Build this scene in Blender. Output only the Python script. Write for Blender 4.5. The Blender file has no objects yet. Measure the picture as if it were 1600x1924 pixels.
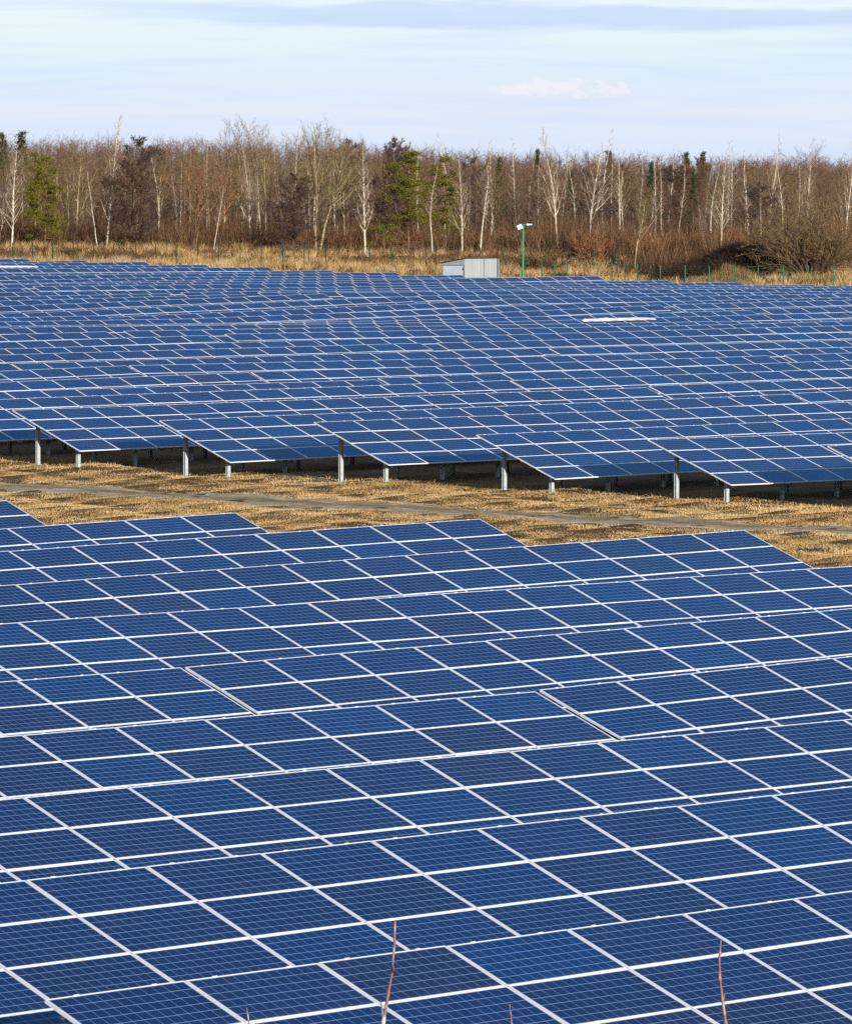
import bpy, math, random
import numpy as np
from mathutils import Vector, Euler

# ------------------------------------------------------------------ camera, sky, sun, exposure
scene = bpy.context.scene
COL = scene.collection
ZC = 10.15                      # eye height above the level of the field
SUN_EL, SUN_AZ = math.radians(12.0), (0.441, -0.897)

cam_data = bpy.data.cameras.new('camera')
cam = bpy.data.objects.new('camera', cam_data)
COL.objects.link(cam)
cam.location = (0, 0, ZC)
cam.rotation_euler = (math.radians(90), 0, 0)
cam_data.sensor_fit = 'HORIZONTAL'
cam_data.sensor_width = 36.0
cam_data.lens = 36.0 * 10186.0 / 1600.0
cam_data.shift_y = -(962.0 - 379.4) / 1600.0
cam_data.clip_start = 0.5
cam_data.clip_end = 30000
scene.camera = cam

vs = scene.view_settings
vs.view_transform = 'Standard'
vs.look = 'None'
vs.gamma = 1.0
vs.exposure = 0.55
vs.use_curve_mapping = False
scene.cycles.max_bounces = 5
scene.cycles.transparent_max_bounces = 4
scene.cycles.use_denoising = False

sun_dir = Vector((SUN_AZ[0] * math.cos(SUN_EL), SUN_AZ[1] * math.cos(SUN_EL), math.sin(SUN_EL))).normalized()
sl = bpy.data.lights.new('sun', 'SUN')
sl.energy = 4.6
sl.angle = math.radians(0.5)
sl.color = (1.0, 0.91, 0.79)
sun = bpy.data.objects.new('sun', sl)
COL.objects.link(sun)
sun.rotation_euler = (-sun_dir).to_track_quat('-Z', 'Y').to_euler()
sun.location = (60, -80, 80)


class NT:
    """small helper to wire node trees"""
    def __init__(self, tree):
        self.t = tree
        self.t.nodes.clear()

    def n(self, kind, **kw):
        nd = self.t.nodes.new(kind)
        for k, v in kw.items():
            if k.startswith('i_'):
                key = k[2:]
                key = int(key) if key.isdigit() else key.replace('_', ' ')
                nd.inputs[key].default_value = v
            else:
                setattr(nd, k, v)
        return nd

    def l(self, a, b):
        self.t.links.new(a, b)

    def math(self, op, a, b=None, clamp=False):
        nd = self.n('ShaderNodeMath', operation=op, use_clamp=clamp)
        for i, v in enumerate((a, b)):
            if v is None:
                continue
            if isinstance(v, (int, float)):
                nd.inputs[i].default_value = v
            else:
                self.l(v, nd.inputs[i])
        return nd.outputs[0]

    def mix(self, fac, a, b, blend='MIX'):
        nd = self.n('ShaderNodeMix', data_type='RGBA', blend_type=blend)
        for i, v in ((0, fac), (6, a), (7, b)):
            if isinstance(v, (int, float)):
                nd.inputs[i].default_value = v
            elif isinstance(v, tuple):
                nd.inputs[i].default_value = v if len(v) == 4 else v + (1,)
            else:
                self.l(v, nd.inputs[i])
        return nd.outputs[2]

    def ramp(self, fac, stops):
        nd = self.n('ShaderNodeValToRGB')
        el = nd.color_ramp.elements
        while len(el) < len(stops):
            el.new(0.5)
        for e, (p, c) in zip(el, stops):
            e.position = p
            e.color = c if len(c) == 4 else tuple(c) + (1,)
        self.l(fac, nd.inputs[0])
        return nd.outputs[0]

    def noise(self, vec, scale, detail=4, rough=0.55, dist=0.0):
        nd = self.n('ShaderNodeTexNoise')
        nd.inputs['Scale'].default_value = scale
        nd.inputs['Detail'].default_value = detail
        nd.inputs['Roughness'].default_value = rough
        nd.inputs['Distortion'].default_value = dist
        if vec is not None:
            self.l(vec, nd.inputs['Vector'])
        return nd.outputs[0]

    def mapping(self, vec, scale=(1, 1, 1), loc=(0, 0, 0), rot=(0, 0, 0)):
        nd = self.n('ShaderNodeMapping')
        nd.inputs['Scale'].default_value = scale
        nd.inputs['Location'].default_value = loc
        nd.inputs['Rotation'].default_value = rot
        self.l(vec, nd.inputs['Vector'])
        return nd.outputs[0]


world = bpy.data.worlds.new('World')
scene.world = world
world.use_nodes = True


def build_sky():
    w = NT(world.node_tree)
    sky = w.n('ShaderNodeTexSky', sky_type='NISHITA')
    sky.sun_disc = False
    sky.sun_elevation = SUN_EL
    sky.sun_rotation = math.atan2(SUN_AZ[0], SUN_AZ[1])
    sky.altitude = 100
    sky.air_density = 1.0
    sky.dust_density = 0.6
    sky.ozone_density = 1.5
    tc = w.n('ShaderNodeTexCoord')
    d = tc.outputs['Generated']
    sep = w.n('ShaderNodeSeparateXYZ')
    w.l(d, sep.inputs[0])
    el = sep.outputs[2]
    # thin veil of high cloud, thickest low in the sky
    veil = w.ramp(el, [(0.0, (1, 1, 1)), (0.10, (.55, .55, .55)), (0.35, (0.1, 0.1, 0.1)), (1.0, (0.05, .05, .05))])
    veilcol = w.ramp(w.math('MULTIPLY', el, 20.0), [(0.0, (5.4, 6.6, 8.6)), (0.20, (5.9, 6.9, 8.7)), (0.34, (6.3, 7.0, 8.5)), (0.48, (5.9, 7.2, 8.8)), (0.75, (7.0, 8.1, 9.2))])
    base = w.mix(w.math('MULTIPLY', veil, 0.88), sky.outputs[0], veilcol)
    # long flat bands of cloud, lilac-grey below and paler above
    n1 = w.noise(w.mapping(d, (14, 14, 210), (3.1, 0, 1.7)), 1.0, 6, 0.6, 0.3)
    n2 = w.noise(w.mapping(d, (45, 45, 700), (1.0, 0, 0.3)), 1.0, 4, 0.55, 0.2)
    band = w.math('ADD', w.math('MULTIPLY', n1, 0.75), w.math('MULTIPLY', n2, 0.25))
    bandm = w.ramp(band, [(0.46, (0, 0, 0)), (0.60, (1, 1, 1))])
    c1 = w.mix(w.math('MULTIPLY', bandm, 0.62), base, (5.4, 6.3, 8.0))
    # one heavier band high in the view
    e1 = w.math('ADD', el, w.math('MULTIPLY', w.math('SUBTRACT', w.noise(w.mapping(d, (30, 30, 260)), 1.0, 5, .6), .5), .006))
    e1 = w.math('ADD', e1, w.math('MULTIPLY', sep.outputs[0], 0.010))
    hb = w.ramp(w.math('MULTIPLY', w.math('SUBTRACT', e1, 0.0320), 200.0), [(0.0, (0, 0, 0)), (0.25, (1, 1, 1)), (0.75, (.9, .9, .9)), (1.0, (0, 0, 0))])
    side = w.ramp(w.math('ADD', w.math('MULTIPLY', sep.outputs[0], 6.0), 0.5), [(0.10, (0, 0, 0)), (0.35, (1, 1, 1))])
    hbm = w.math('MULTIPLY', w.math('MULTIPLY', hb, side), 0.9)
    c2 = w.mix(hbm, c1, (4.9, 5.85, 7.8))
    # small cream cumulus low over the wood
    dx = w.math('DIVIDE', w.math('SUBTRACT', sep.outputs[0], 0.0235), 0.019)
    dz = w.math('DIVIDE', w.math('SUBTRACT', el, 0.0212), 0.0024)
    puff = w.noise(w.mapping(d, (260, 260, 520)), 1.0, 5, 0.6)
    rr = w.math('ADD', w.math('MULTIPLY', dx, dx), w.math('MULTIPLY', dz, dz))
    pm = w.math('ADD', w.math('SUBTRACT', 0.75, rr), w.math('MULTIPLY', w.math('SUBTRACT', puff, 0.5), 3.2))
    pm = w.ramp(pm, [(0.35, (0, 0, 0)), (0.6, (1, 1, 1))])
    c3 = w.mix(w.math('MULTIPLY', pm, 0.34), c2, (8.5, 7.5, 7.9))
    bg = w.n('ShaderNodeBackground')
    bg.inputs['Strength'].default_value = 0.085
    w.l(c3, bg.inputs['Color'])
    out = w.n('ShaderNodeOutputWorld')
    w.l(bg.outputs[0], out.inputs[0])


build_sky()

# ------------------------------------------------------------------ the plan of the solar field
CA, SA = math.cos(math.radians(45.68)), math.sin(math.radians(45.68))   # direction of the rows
TILT = math.radians(20.33)
PW, PH = 1.98, 1.012            # panel pitch along the row and up the slope
NCOL, NROW = 18, 4
TLEN = NCOL * PW
HTOP = 2.02                     # height of the upper table edge above the ground
# (block, row, table in row, q across the rows, t along the row, height of upper edge, slope along row)
TABLES = [
    ('N',-1,0,-110.15,61.0,-8.252,0.006),('N',0,0,-102.57,62.29,-8.436,0.0089),('N',1,0,-94.98,63.58,-8.218,0.0055),('N',2,0,-87.4,65.04,-8.253,0.0057),
    ('N',3,0,-79.81,66.33,-8.202,-0.0046),('N',4,0,-72.23,67.68,-8.481,0.0032),('N',4,1,-72.23,31.91,-8.381,-0.0027),('N',5,0,-64.64,69.03,-8.502,0.0089),
    ('N',5,1,-64.64,33.26,-8.304,-0.0062),('N',6,0,-57.06,70.28,-8.475,-0.007),('N',6,1,-57.06,34.51,-8.225,-0.007),('N',7,1,-49.47,35.77,-8.201,-0.004),
    ('N',8,0,-41.89,37.25,-8.23,-0.0038),('F',-6,0,-115.88,137.68,-8.073,0.0117),('F',-5,0,-123.45,137.17,-8.076,-0.0081),
    ('F',-4,0,-131.02,136.66,-8.127,-0.0002),('F',-3,0,-138.59,136.15,-7.882,-0.0022),('F',-2,0,-146.16,135.64,-8.021,0.0019),
    ('F',-2,1,-146.16,171.41,-7.924,0.0058),('F',-1,0,-153.73,135.13,-7.834,-0.0003),('F',-1,1,-153.73,170.9,-7.786,0.001),
    ('F',0,0,-161.3,134.62,-7.784,0.0021),('F',0,1,-161.3,170.39,-7.716,0.0002),('F',1,0,-168.87,134.11,-7.811,-0.0007),
    ('F',1,1,-168.87,169.88,-7.764,0.003),('F',1,2,-168.87,206.77,-7.731,-0.0),('F',2,0,-176.44,133.6,-7.882,0.006),
    ('F',2,1,-176.44,169.37,-7.665,0.0006),('F',2,2,-176.44,206.26,-7.642,0.0012),('F',3,0,-184.01,133.09,-7.909,0.0112),
    ('F',3,1,-184.01,168.86,-7.516,-0.0049),('F',3,2,-184.01,205.75,-7.641,-0.001),('F',4,0,-191.58,132.58,-7.534,-0.0005),
    ('F',4,1,-191.58,168.35,-7.576,0.0008),('F',4,2,-191.58,205.24,-7.554,-0.0013),('F',5,1,-199.15,167.84,-7.434,0.0009),
    ('F',5,2,-199.15,204.73,-7.417,-0.0003),('F',5,3,-199.15,240.5,-7.425,0.0),('F',6,0,-206.72,167.33,-7.441,0.0019),
    ('F',6,1,-206.72,204.22,-7.377,0.002),('F',6,2,-206.72,239.99,-7.314,-0.0002),('F',7,0,-214.29,166.82,-7.449,0.0061),
    ('F',7,1,-214.29,203.71,-7.191,-0.0031),('F',7,2,-214.29,239.48,-7.34,0.002),('F',8,0,-221.86,166.31,-7.278,0.0036),
    ('F',8,1,-221.86,203.2,-7.138,-0.0049),('F',8,2,-221.86,238.97,-7.324,-0.0053),('F',9,0,-229.43,165.8,-7.036,-0.0),
    ('F',9,1,-229.43,202.69,-7.033,-0.0083),('F',9,2,-229.43,238.46,-7.365,0.0031),('F',9,3,-229.43,275.35,-7.187,-0.0),
    ('F',10,1,-237.0,202.18,-7.297,-0.0017),('F',10,2,-237.0,237.95,-7.385,0.0052),('F',10,3,-237.0,274.84,-7.144,0.006),
    ('F',11,0,-244.57,201.67,-7.354,-0.0053),('F',11,1,-244.57,237.44,-7.57,0.0176),('F',11,2,-244.57,274.33,-6.926,0.0033),
    ('F',12,0,-252.14,201.16,-7.281,-0.0043),('F',12,1,-252.14,236.93,-7.428,0.0132),('F',12,2,-252.14,273.82,-6.958,0.003),
    ('F',12,3,-252.14,309.59,-6.866,-0.0),('F',13,0,-259.71,200.65,-7.332,-0.0),('F',13,1,-259.71,236.42,-7.452,0.0175),
    ('F',13,2,-259.71,273.31,-6.738,-0.0021),('F',13,3,-259.71,309.08,-6.786,-0.0002),('F',14,0,-267.28,200.14,-7.379,0.0033),
    ('F',14,1,-267.28,235.91,-7.28,0.0184),('F',14,2,-267.28,272.8,-6.6,-0.005),('F',14,3,-267.28,308.57,-6.784,-0.0029),
    ('F',15,0,-274.85,199.63,-6.984,0.0),('F',15,1,-274.85,235.4,-7.084,0.0161),('F',15,2,-274.85,272.29,-6.45,-0.005),
    ('F',15,3,-274.85,308.06,-6.652,-0.0054),('F',16,0,-282.42,234.89,-6.91,0.0078),('F',16,1,-282.42,271.78,-6.532,-0.0028),
    ('F',16,2,-282.42,307.55,-6.664,-0.0041),('F',17,0,-289.99,234.38,-6.754,0.0024),('F',17,1,-289.99,271.27,-6.613,0.0016),
    ('F',17,2,-289.99,307.04,-6.618,-0.0057),('F',18,0,-297.56,233.87,-6.565,-0.0),('F',18,1,-297.56,270.76,-6.56,0.0005),
    ('F',18,2,-297.56,306.53,-6.545,-0.0041),('F',19,0,-305.13,233.36,-6.427,0.0),('F',19,1,-305.13,270.25,-6.321,-0.0023),
    ('F',19,2,-305.13,306.02,-6.465,-0.0044),('F',20,0,-312.7,232.85,-6.313,-0.0),('F',20,1,-312.7,269.74,-6.278,-0.0019),
    ('F',20,2,-312.7,305.51,-6.398,0.0028),('F',21,1,-320.27,269.23,-6.418,0.0034),('F',21,2,-320.27,305.0,-6.292,-0.0049),
    ('F',22,0,-327.84,268.72,-6.382,0.0051),('F',22,1,-327.84,304.49,-6.187,-0.0048),('F',23,0,-335.41,268.21,-6.079,0.0007),
    ('F',23,1,-335.41,303.98,-6.024,-0.0046),('F',24,0,-342.98,267.7,-5.881,-0.0025),('F',24,1,-342.98,303.47,-6.023,-0.0015),
    ('F',25,0,-350.55,267.19,-5.736,-0.0),('F',25,1,-350.55,302.96,-5.686,-0.0043),('F',26,1,-358.12,302.45,-5.585,-0.0029),
    ('F',27,0,-365.69,301.94,-5.464,-0.0004),('F',28,0,-373.26,301.43,-5.73,0.0095),('F',29,0,-380.83,300.92,-5.295,-0.0),
]

def xy(q, t):
    return q * SA + t * CA, -q * CA + t * SA


# ------------------------------------------------------------------ helpers
def link(o, parent=None):
    COL.objects.link(o)
    if parent is not None:
        o.parent = parent
    return o


def mesh_np(name, V, polys, mats, midx=None, smooth=False):
    """polys: list of int arrays (n,3) or (n,4)"""
    me = bpy.data.meshes.new(name)
    V = np.asarray(V, dtype=np.float32).reshape(-1, 3)
    loops = []
    starts = []
    k = 0
    for P in polys:
        P = np.asarray(P, dtype=np.int32)
        if len(P) == 0:
            continue
        loops.append(P.ravel())
        starts.append(k + np.arange(len(P), dtype=np.int32) * P.shape[1])
        k += P.size
    loops = np.concatenate(loops)
    starts = np.concatenate(starts)
    me.vertices.add(len(V))
    me.vertices.foreach_set('co', V.ravel())
    me.loops.add(len(loops))
    me.loops.foreach_set('vertex_index', loops)
    me.polygons.add(len(starts))
    me.polygons.foreach_set('loop_start', starts)
    for m in mats:
        me.materials.append(m)
    if midx is not None:
        me.polygons.foreach_set('material_index', np.asarray(midx, dtype=np.int32))
    me.polygons.foreach_set('use_smooth', np.full(len(starts), bool(smooth)))
    me.update(calc_edges=True)
    me.validate()
    return me


class MB:
    """collects boxes, prisms and tubes into one mesh"""
    def __init__(self):
        self.v, self.q, self.t, self.mq, self.mt = [], [], [], [], []
        self.n = 0

    def add(self, V, Q=(), T=(), m=0):
        V = np.asarray(V, float).reshape(-1, 3)
        self.v.append(V)
        for f in Q:
            self.q.append([i + self.n for i in f]); self.mq.append(m)
        for f in T:
            self.t.append([i + self.n for i in f]); self.mt.append(m)
        self.n += len(V)

    def box(self, lo, hi, m=0, M=None):
        x0, y0, z0 = lo; x1, y1, z1 = hi
        V = np.array([(x0, y0, z0), (x1, y0, z0), (x1, y1, z0), (x0, y1, z0), (x0, y0, z1), (x1, y0, z1), (x1, y1, z1), (x0, y1, z1)], float)
        if M is not None:
            V = V @ np.array(M.to_3x3()).T + np.array(M.translation)
        self.add(V, [(0, 3, 2, 1), (4, 5, 6, 7), (0, 1, 5, 4), (1, 2, 6, 5), (2, 3, 7, 6), (3, 0, 4, 7)], m=m)

    def prism(self, pts, axis_from, axis_to, m=0):
        """polygon pts (list of 3-vectors) swept from axis_from to axis_to offsets"""
        P = np.asarray(pts, float)
        n = len(P)
        V = np.concatenate([P + np.array(axis_from), P + np.array(axis_to)])
        Q = [(i, (i + 1) % n, n + (i + 1) % n, n + i) for i in range(n)]
        T = [(0, i + 1, i) for i in range(1, n - 1)] + [(n, n + i, n + i + 1) for i in range(1, n - 1)]
        self.add(V, Q, T, m)

    def tube(self, pts, rad, sides=8, m=0, cap=True):
        P = np.asarray(pts, float); n = len(P)
        R = np.broadcast_to(np.asarray(rad, float), (n,))
        rings = []
        for i in range(n):
            d = P[min(i + 1, n - 1)] - P[max(i - 1, 0)]
            d = d / (np.linalg.norm(d) + 1e-9)
            a = np.cross(d, (0.3, 1.0, 0.1) if abs(d[1]) < .9 else (1, 0, 0)); a /= np.linalg.norm(a)
            b = np.cross(d, a)
            th = np.arange(sides) / sides * 2 * np.pi
            rings.append(P[i] + R[i] * (np.cos(th)[:, None] * a + np.sin(th)[:, None] * b))
        V = np.concatenate(rings)
        Q = []
        for i in range(n - 1):
            for k in range(sides):
                Q.append((i * sides + k, i * sides + (k + 1) % sides, (i + 1) * sides + (k + 1) % sides, (i + 1) * sides + k))
        T = []
        if cap:
            T += [(0, k + 1, k) for k in range(1, sides - 1)]
            o = (n - 1) * sides
            T += [(o, o + k, o + k + 1) for k in range(1, sides - 1)]
        self.add(V, Q, T, m)

    def mesh(self, name, mats, smooth=False):
        mats = mats if isinstance(mats, (list, tuple)) else [mats]
        return mesh_np(name, np.concatenate(self.v), [np.array(self.q).reshape(-1, 4), np.array(self.t).reshape(-1, 3)], mats, self.mq + self.mt, smooth)

    def obj(self, name, mats, parent=None, smooth=False):
        return link(bpy.data.objects.new(name, self.mesh(name, mats, smooth)), parent)


def tag(o, label=None, cat=None, group=None, kind=None):
    if label: o['label'] = label
    if cat: o['category'] = cat
    if group: o['group'] = group
    if kind: o['kind'] = kind
    return o


def empty(name, loc, label, cat, group=None, rot=(0, 0, 0)):
    o = bpy.data.objects.new(name, None)
    o.empty_display_size = 0.3
    link(o)
    o.location = loc
    o.rotation_euler = rot
    return tag(o, label, cat, group)


def part(name, me, parent, loc=(0, 0, 0), rot=(0, 0, 0)):
    o = bpy.data.objects.new(name, me)
    link(o, parent)
    o.location = loc
    o.rotation_euler = rot
    return o


# ------------------------------------------------------------------ materials
def new_mat(name):
    m = bpy.data.materials.new(name)
    m.use_nodes = True
    nt = NT(m.node_tree)
    b = nt.n('ShaderNodeBsdfPrincipled')
    o = nt.n('ShaderNodeOutputMaterial')
    nt.l(b.outputs[0], o.inputs[0])
    return m, nt, b


def simple(name, col, rough=0.6, metal=0.0, var=0.25, scale=6.0, spec=0.3, col2=None, stretch=(1, 1, 1)):
    m, nt, b = new_mat(name)
    tc = nt.n('ShaderNodeTexCoord')
    f = nt.noise(nt.mapping(tc.outputs['Object'], stretch), scale, 5, 0.6)
    c2 = col2 or tuple(c * (1 - var) for c in col)
    f = nt.ramp(f, [(0.32, (0, 0, 0)), (0.68, (1, 1, 1))])
    nt.l(nt.mix(f, c2, col), b.inputs['Base Color'])
    b.inputs['Roughness'].default_value = rough
    b.inputs['Metallic'].default_value = metal
    b.inputs['Specular IOR Level'].default_value = spec
    return m


def cell_material():
    m, nt, b = new_mat('solar_cells')
    tc = nt.n('ShaderNodeTexCoord')
    sep = nt.n('ShaderNodeSeparateXYZ')
    nt.l(tc.outputs['Object'], sep.inputs[0])
    CP = 0.1578
    u = nt.math('ADD', nt.math('DIVIDE', sep.outputs[0], CP), 6.0)
    v = nt.math('ADD', nt.math('DIVIDE', sep.outputs[1], CP), 3.0)
    fu = nt.math('FRACT', u); fv = nt.math('FRACT', v)
    du = nt.math('MINIMUM', fu, nt.math('SUBTRACT', 1.0, fu))
    dv = nt.math('MINIMUM', fv, nt.math('SUBTRACT', 1.0, fv))
    gu = nt.math('LESS_THAN', du, 0.0115)
    gv = nt.math('LESS_THAN', dv, 0.0215)
    grid = nt.math('MAXIMUM', gu, gv)
    # backsheet margin beyond the cells
    au = nt.math('ABSOLUTE', nt.math('SUBTRACT', u, 6.0))
    av = nt.math('ABSOLUTE', nt.math('SUBTRACT', v, 3.0))
    marg = nt.math('MAXIMUM', nt.math('GREATER_THAN', au, 5.995), nt.math('GREATER_THAN', av, 2.995))
    # three busbars per cell, running along the panel
    bb = nt.math('FRACT', nt.math('MULTIPLY', v, 3.0))
    bus = nt.math('LESS_THAN', nt.math('ABSOLUTE', nt.math('SUBTRACT', bb, 0.5)), 0.020)
    # colour of each cell
    comb = nt.n('ShaderNodeCombineXYZ')
    nt.l(nt.math('FLOOR', u), comb.inputs[0])
    nt.l(nt.math('FLOOR', v), comb.inputs[1])
    oi = nt.n('ShaderNodeObjectInfo')
    nt.l(nt.math('MULTIPLY', oi.outputs['Random'], 91.0), comb.inputs[2])
    wn = nt.n('ShaderNodeTexWhiteNoise', noise_dimensions='3D')
    nt.l(comb.outputs[0], wn.inputs['Vector'])
    cellv = nt.math('ADD', 0.88, nt.math('MULTIPLY', wn.outputs['Value'], 0.24))
    vor = nt.n('ShaderNodeTexVoronoi', feature='F1')
    vor.inputs['Scale'].default_value = 40
    nt.l(tc.outputs['Object'], vor.inputs['Vector'])
    sepc = nt.n('ShaderNodeSeparateColor')
    nt.l(vor.outputs['Color'], sepc.inputs[0])
    fl = nt.math('ADD', 0.93, nt.math('MULTIPLY', sepc.outputs[0], 0.14))
    cc = nt.n('ShaderNodeVectorMath', operation='SCALE')
    nt.l(oi.outputs['Color'], cc.inputs[0])
    nt.l(nt.math('MULTIPLY', cellv, fl), cc.inputs['Scale'])
    c = nt.mix(nt.math('MULTIPLY', bus, 0.10), cc.outputs[0], (0.10, 0.15, 0.26))
    c = nt.mix(grid, c, (0.25, 0.37, 0.62))
    c = nt.mix(marg, c, (0.42, 0.45, 0.50))
    dn = nt.noise(nt.mapping(tc.outputs['Object'], (1, 1, 1), (0, 0, 0)), 1.3, 4, 0.6)
    low = nt.math('MULTIPLY', nt.math('SUBTRACT', 0.6, v), 0.9, True)
    dust = nt.math('MULTIPLY', nt.math('ADD', nt.math('MULTIPLY', dn, 0.03), nt.math('MULTIPLY', low, 0.10)), dn)
    c = nt.mix(dust, c, (0.34, 0.33, 0.31))
    nt.l(c, b.inputs['Base Color'])
    b.inputs['Roughness'].default_value = 0.5
    b.inputs['Specular IOR Level'].default_value = 0.0
    # blue anti-reflective coating of the cells behind textured glass
    gl = nt.n('ShaderNodeBsdfGlossy')
    gl.inputs['Roughness'].default_value = 0.16
    gc = nt.mix(marg, (0.21, 0.555, 1.0), (0.5, 0.6, 0.8))
    nt.l(gc, gl.inputs['Color'])
    fr = nt.n('ShaderNodeFresnel')
    fr.inputs['IOR'].default_value = 1.52
    ms = nt.n('ShaderNodeMixShader')
    nt.l(nt.math('MULTIPLY', fr.outputs[0], GLOSS_K), ms.inputs[0])
    nt.l(b.outputs[0], ms.inputs[1])
    nt.l(gl.outputs[0], ms.inputs[2])
    om = [n for n in m.node_tree.nodes if n.type == 'OUTPUT_MATERIAL'][0]
    nt.l(ms.outputs[0], om.inputs[0])
    return m


GLOSS_K = 1.0


def ground_material():
    m, nt, b = new_mat('dry_grass_ground')
    tc = nt.n('ShaderNodeTexCoord')
    P = tc.outputs['Object']
    big = nt.noise(P, 0.05, 5, 0.6, 0.4)
    mid = nt.noise(P, 0.35, 6, 0.65, 0.3)
    fine = nt.noise(P, 5.0, 6, 0.7)
    f = nt.math('ADD', nt.math('MULTIPLY', mid, 0.55), nt.math('MULTIPLY', fine, 0.45))
    c = nt.ramp(f, [(0.30, (0.035, 0.022, 0.012)), (0.44, (0.075, 0.046, 0.022)), (0.56, (0.135, 0.085, 0.039)), (0.70, (0.22, 0.142, 0.066))])
    g = nt.ramp(big, [(0.50, (0, 0, 0)), (0.66, (1, 1, 1))])
    c = nt.mix(nt.math('MULTIPLY', g, 0.45), c, (0.065, 0.052, 0.020))
    nt.l(c, b.inputs['Base Color'])
    b.inputs['Roughness'].default_value = 0.95
    b.inputs['Specular IOR Level'].default_value = 0.05
    bp = nt.n('ShaderNodeBump')
    bp.inputs['Strength'].default_value = 0.8
    bp.inputs['Distance'].default_value = 0.035
    nt.l(f, bp.inputs['Height'])
    nt.l(bp.outputs[0], b.inputs['Normal'])
    return m


def track_material():
    m, nt, b = new_mat('gravel_track')
    tc = nt.n('ShaderNodeTexCoord')
    P = tc.outputs['Object']
    f = nt.math('ADD', nt.math('MULTIPLY', nt.noise(P, 0.8, 6, 0.65), 0.5), nt.math('MULTIPLY', nt.noise(P, 9.0, 5, 0.7), 0.5))
    c = nt.ramp(f, [(0.33, (0.16, 0.115, 0.07)), (0.48, (0.34, 0.265, 0.185)), (0.58, (0.48, 0.41, 0.32)), (0.70, (0.60, 0.54, 0.45))])
    # the grassy crown between the two ruts: x of the strip runs across it in uv-like attribute
    uv = nt.n('ShaderNodeAttribute', attribute_name='across')
    d = nt.math('ABSOLUTE', nt.math('SUBTRACT', uv.outputs['Fac'], 0.5))
    crown = nt.math('SUBTRACT', nt.noise(P, 0.9, 5, 0.6), nt.math('MULTIPLY', d, 1.7))
    crown = nt.ramp(crown, [(0.20, (0, 0, 0)), (0.34, (1, 1, 1))])
    gcol = nt.ramp(nt.noise(P, 3.0, 5, 0.7), [(0.35, (0.12, 0.10, 0.035)), (0.65, (0.36, 0.25, 0.11))])
    c = nt.mix(nt.math('MULTIPLY', crown, 0.85), c, gcol)
    nt.l(c, b.inputs['Base Color'])
    b.inputs['Roughness'].default_value = 0.95
    b.inputs['Specular IOR Level'].default_value = 0.1
    bp = nt.n('ShaderNodeBump')
    bp.inputs['Strength'].default_value = 0.8
    bp.inputs['Distance'].default_value = 0.05
    nt.l(f, bp.inputs['Height'])
    nt.l(bp.outputs[0], b.inputs['Normal'])
    return m


def blade_material(name, stops):
    m, nt, b = new_mat(name)
    gi = nt.n('ShaderNodeNewGeometry')
    c = nt.ramp(gi.outputs['Random Per Island'], stops)
    nt.l(c, b.inputs['Base Color'])
    b.inputs['Roughness'].default_value = 0.9
    b.inputs['Specular IOR Level'].default_value = 0.05
    return m


def clump_material(name):
    m, nt, b = new_mat(name)
    gi = nt.n('ShaderNodeNewGeometry')
    tc = nt.n('ShaderNodeTexCoord')
    P = nt.mapping(tc.outputs['Object'], (1, 1, .25))
    k = nt.math('ADD', nt.math('MULTIPLY', nt.noise(P, .55, 4, .6), .9), nt.math('MULTIPLY', gi.outputs['Random Per Island'], .25))
    c = nt.ramp(k, [(0.40, (0.060, 0.034, 0.020)), (0.50, (0.19, 0.110, 0.050)), (0.58, (0.44, 0.275, 0.105)), (0.68, (0.58, 0.41, 0.19)), (0.78, (0.66, 0.54, 0.36))])
    nt.l(c, b.inputs['Base Color'])
    b.inputs['Roughness'].default_value = 0.9
    b.inputs['Specular IOR Level'].default_value = 0.05
    return m


def strip_material(name):
    m, nt, b = new_mat(name)
    gi = nt.n('ShaderNodeNewGeometry')
    tc = nt.n('ShaderNodeTexCoord')
    P = nt.mapping(tc.outputs['Object'], (1, 1, .2))
    k = nt.math('ADD', nt.math('ADD', nt.math('MULTIPLY', nt.noise(P, .9, 5, .65), .55), nt.math('MULTIPLY', nt.noise(P, .16, 4, .6), .55)), nt.math('MULTIPLY', nt.math('ADD', gi.outputs['Random Per Island'], .45), .085))
    c = nt.ramp(k, [(0.42, (0.19, 0.115, 0.048)), (0.52, (0.36, 0.225, 0.092)), (0.62, (0.50, 0.33, 0.145)), (0.75, (0.62, 0.45, 0.235))])
    green = nt.ramp(nt.noise(P, .22, 5, .6, .5), [(0.56, (0, 0, 0)), (0.66, (1, 1, 1))])
    c = nt.mix(nt.math('MULTIPLY', green, 0.45), c, (0.135, 0.110, 0.032))
    nt.l(c, b.inputs['Base Color'])
    b.inputs['Roughness'].default_value = 0.9
    b.inputs['Specular IOR Level'].default_value = 0.05
    return m


def bark_material(name, stops, scale=(1.5, 1.5, 0.35), spec=0.05):
    m, nt, b = new_mat(name)
    tc = nt.n('ShaderNodeTexCoord')
    f = nt.noise(nt.mapping(tc.outputs['Object'], scale), 3.0, 5, 0.65)
    nt.l(nt.ramp(f, stops), b.inputs['Base Color'])
    b.inputs['Roughness'].default_value = 0.9
    b.inputs['Specular IOR Level'].default_value = spec
    return m


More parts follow.
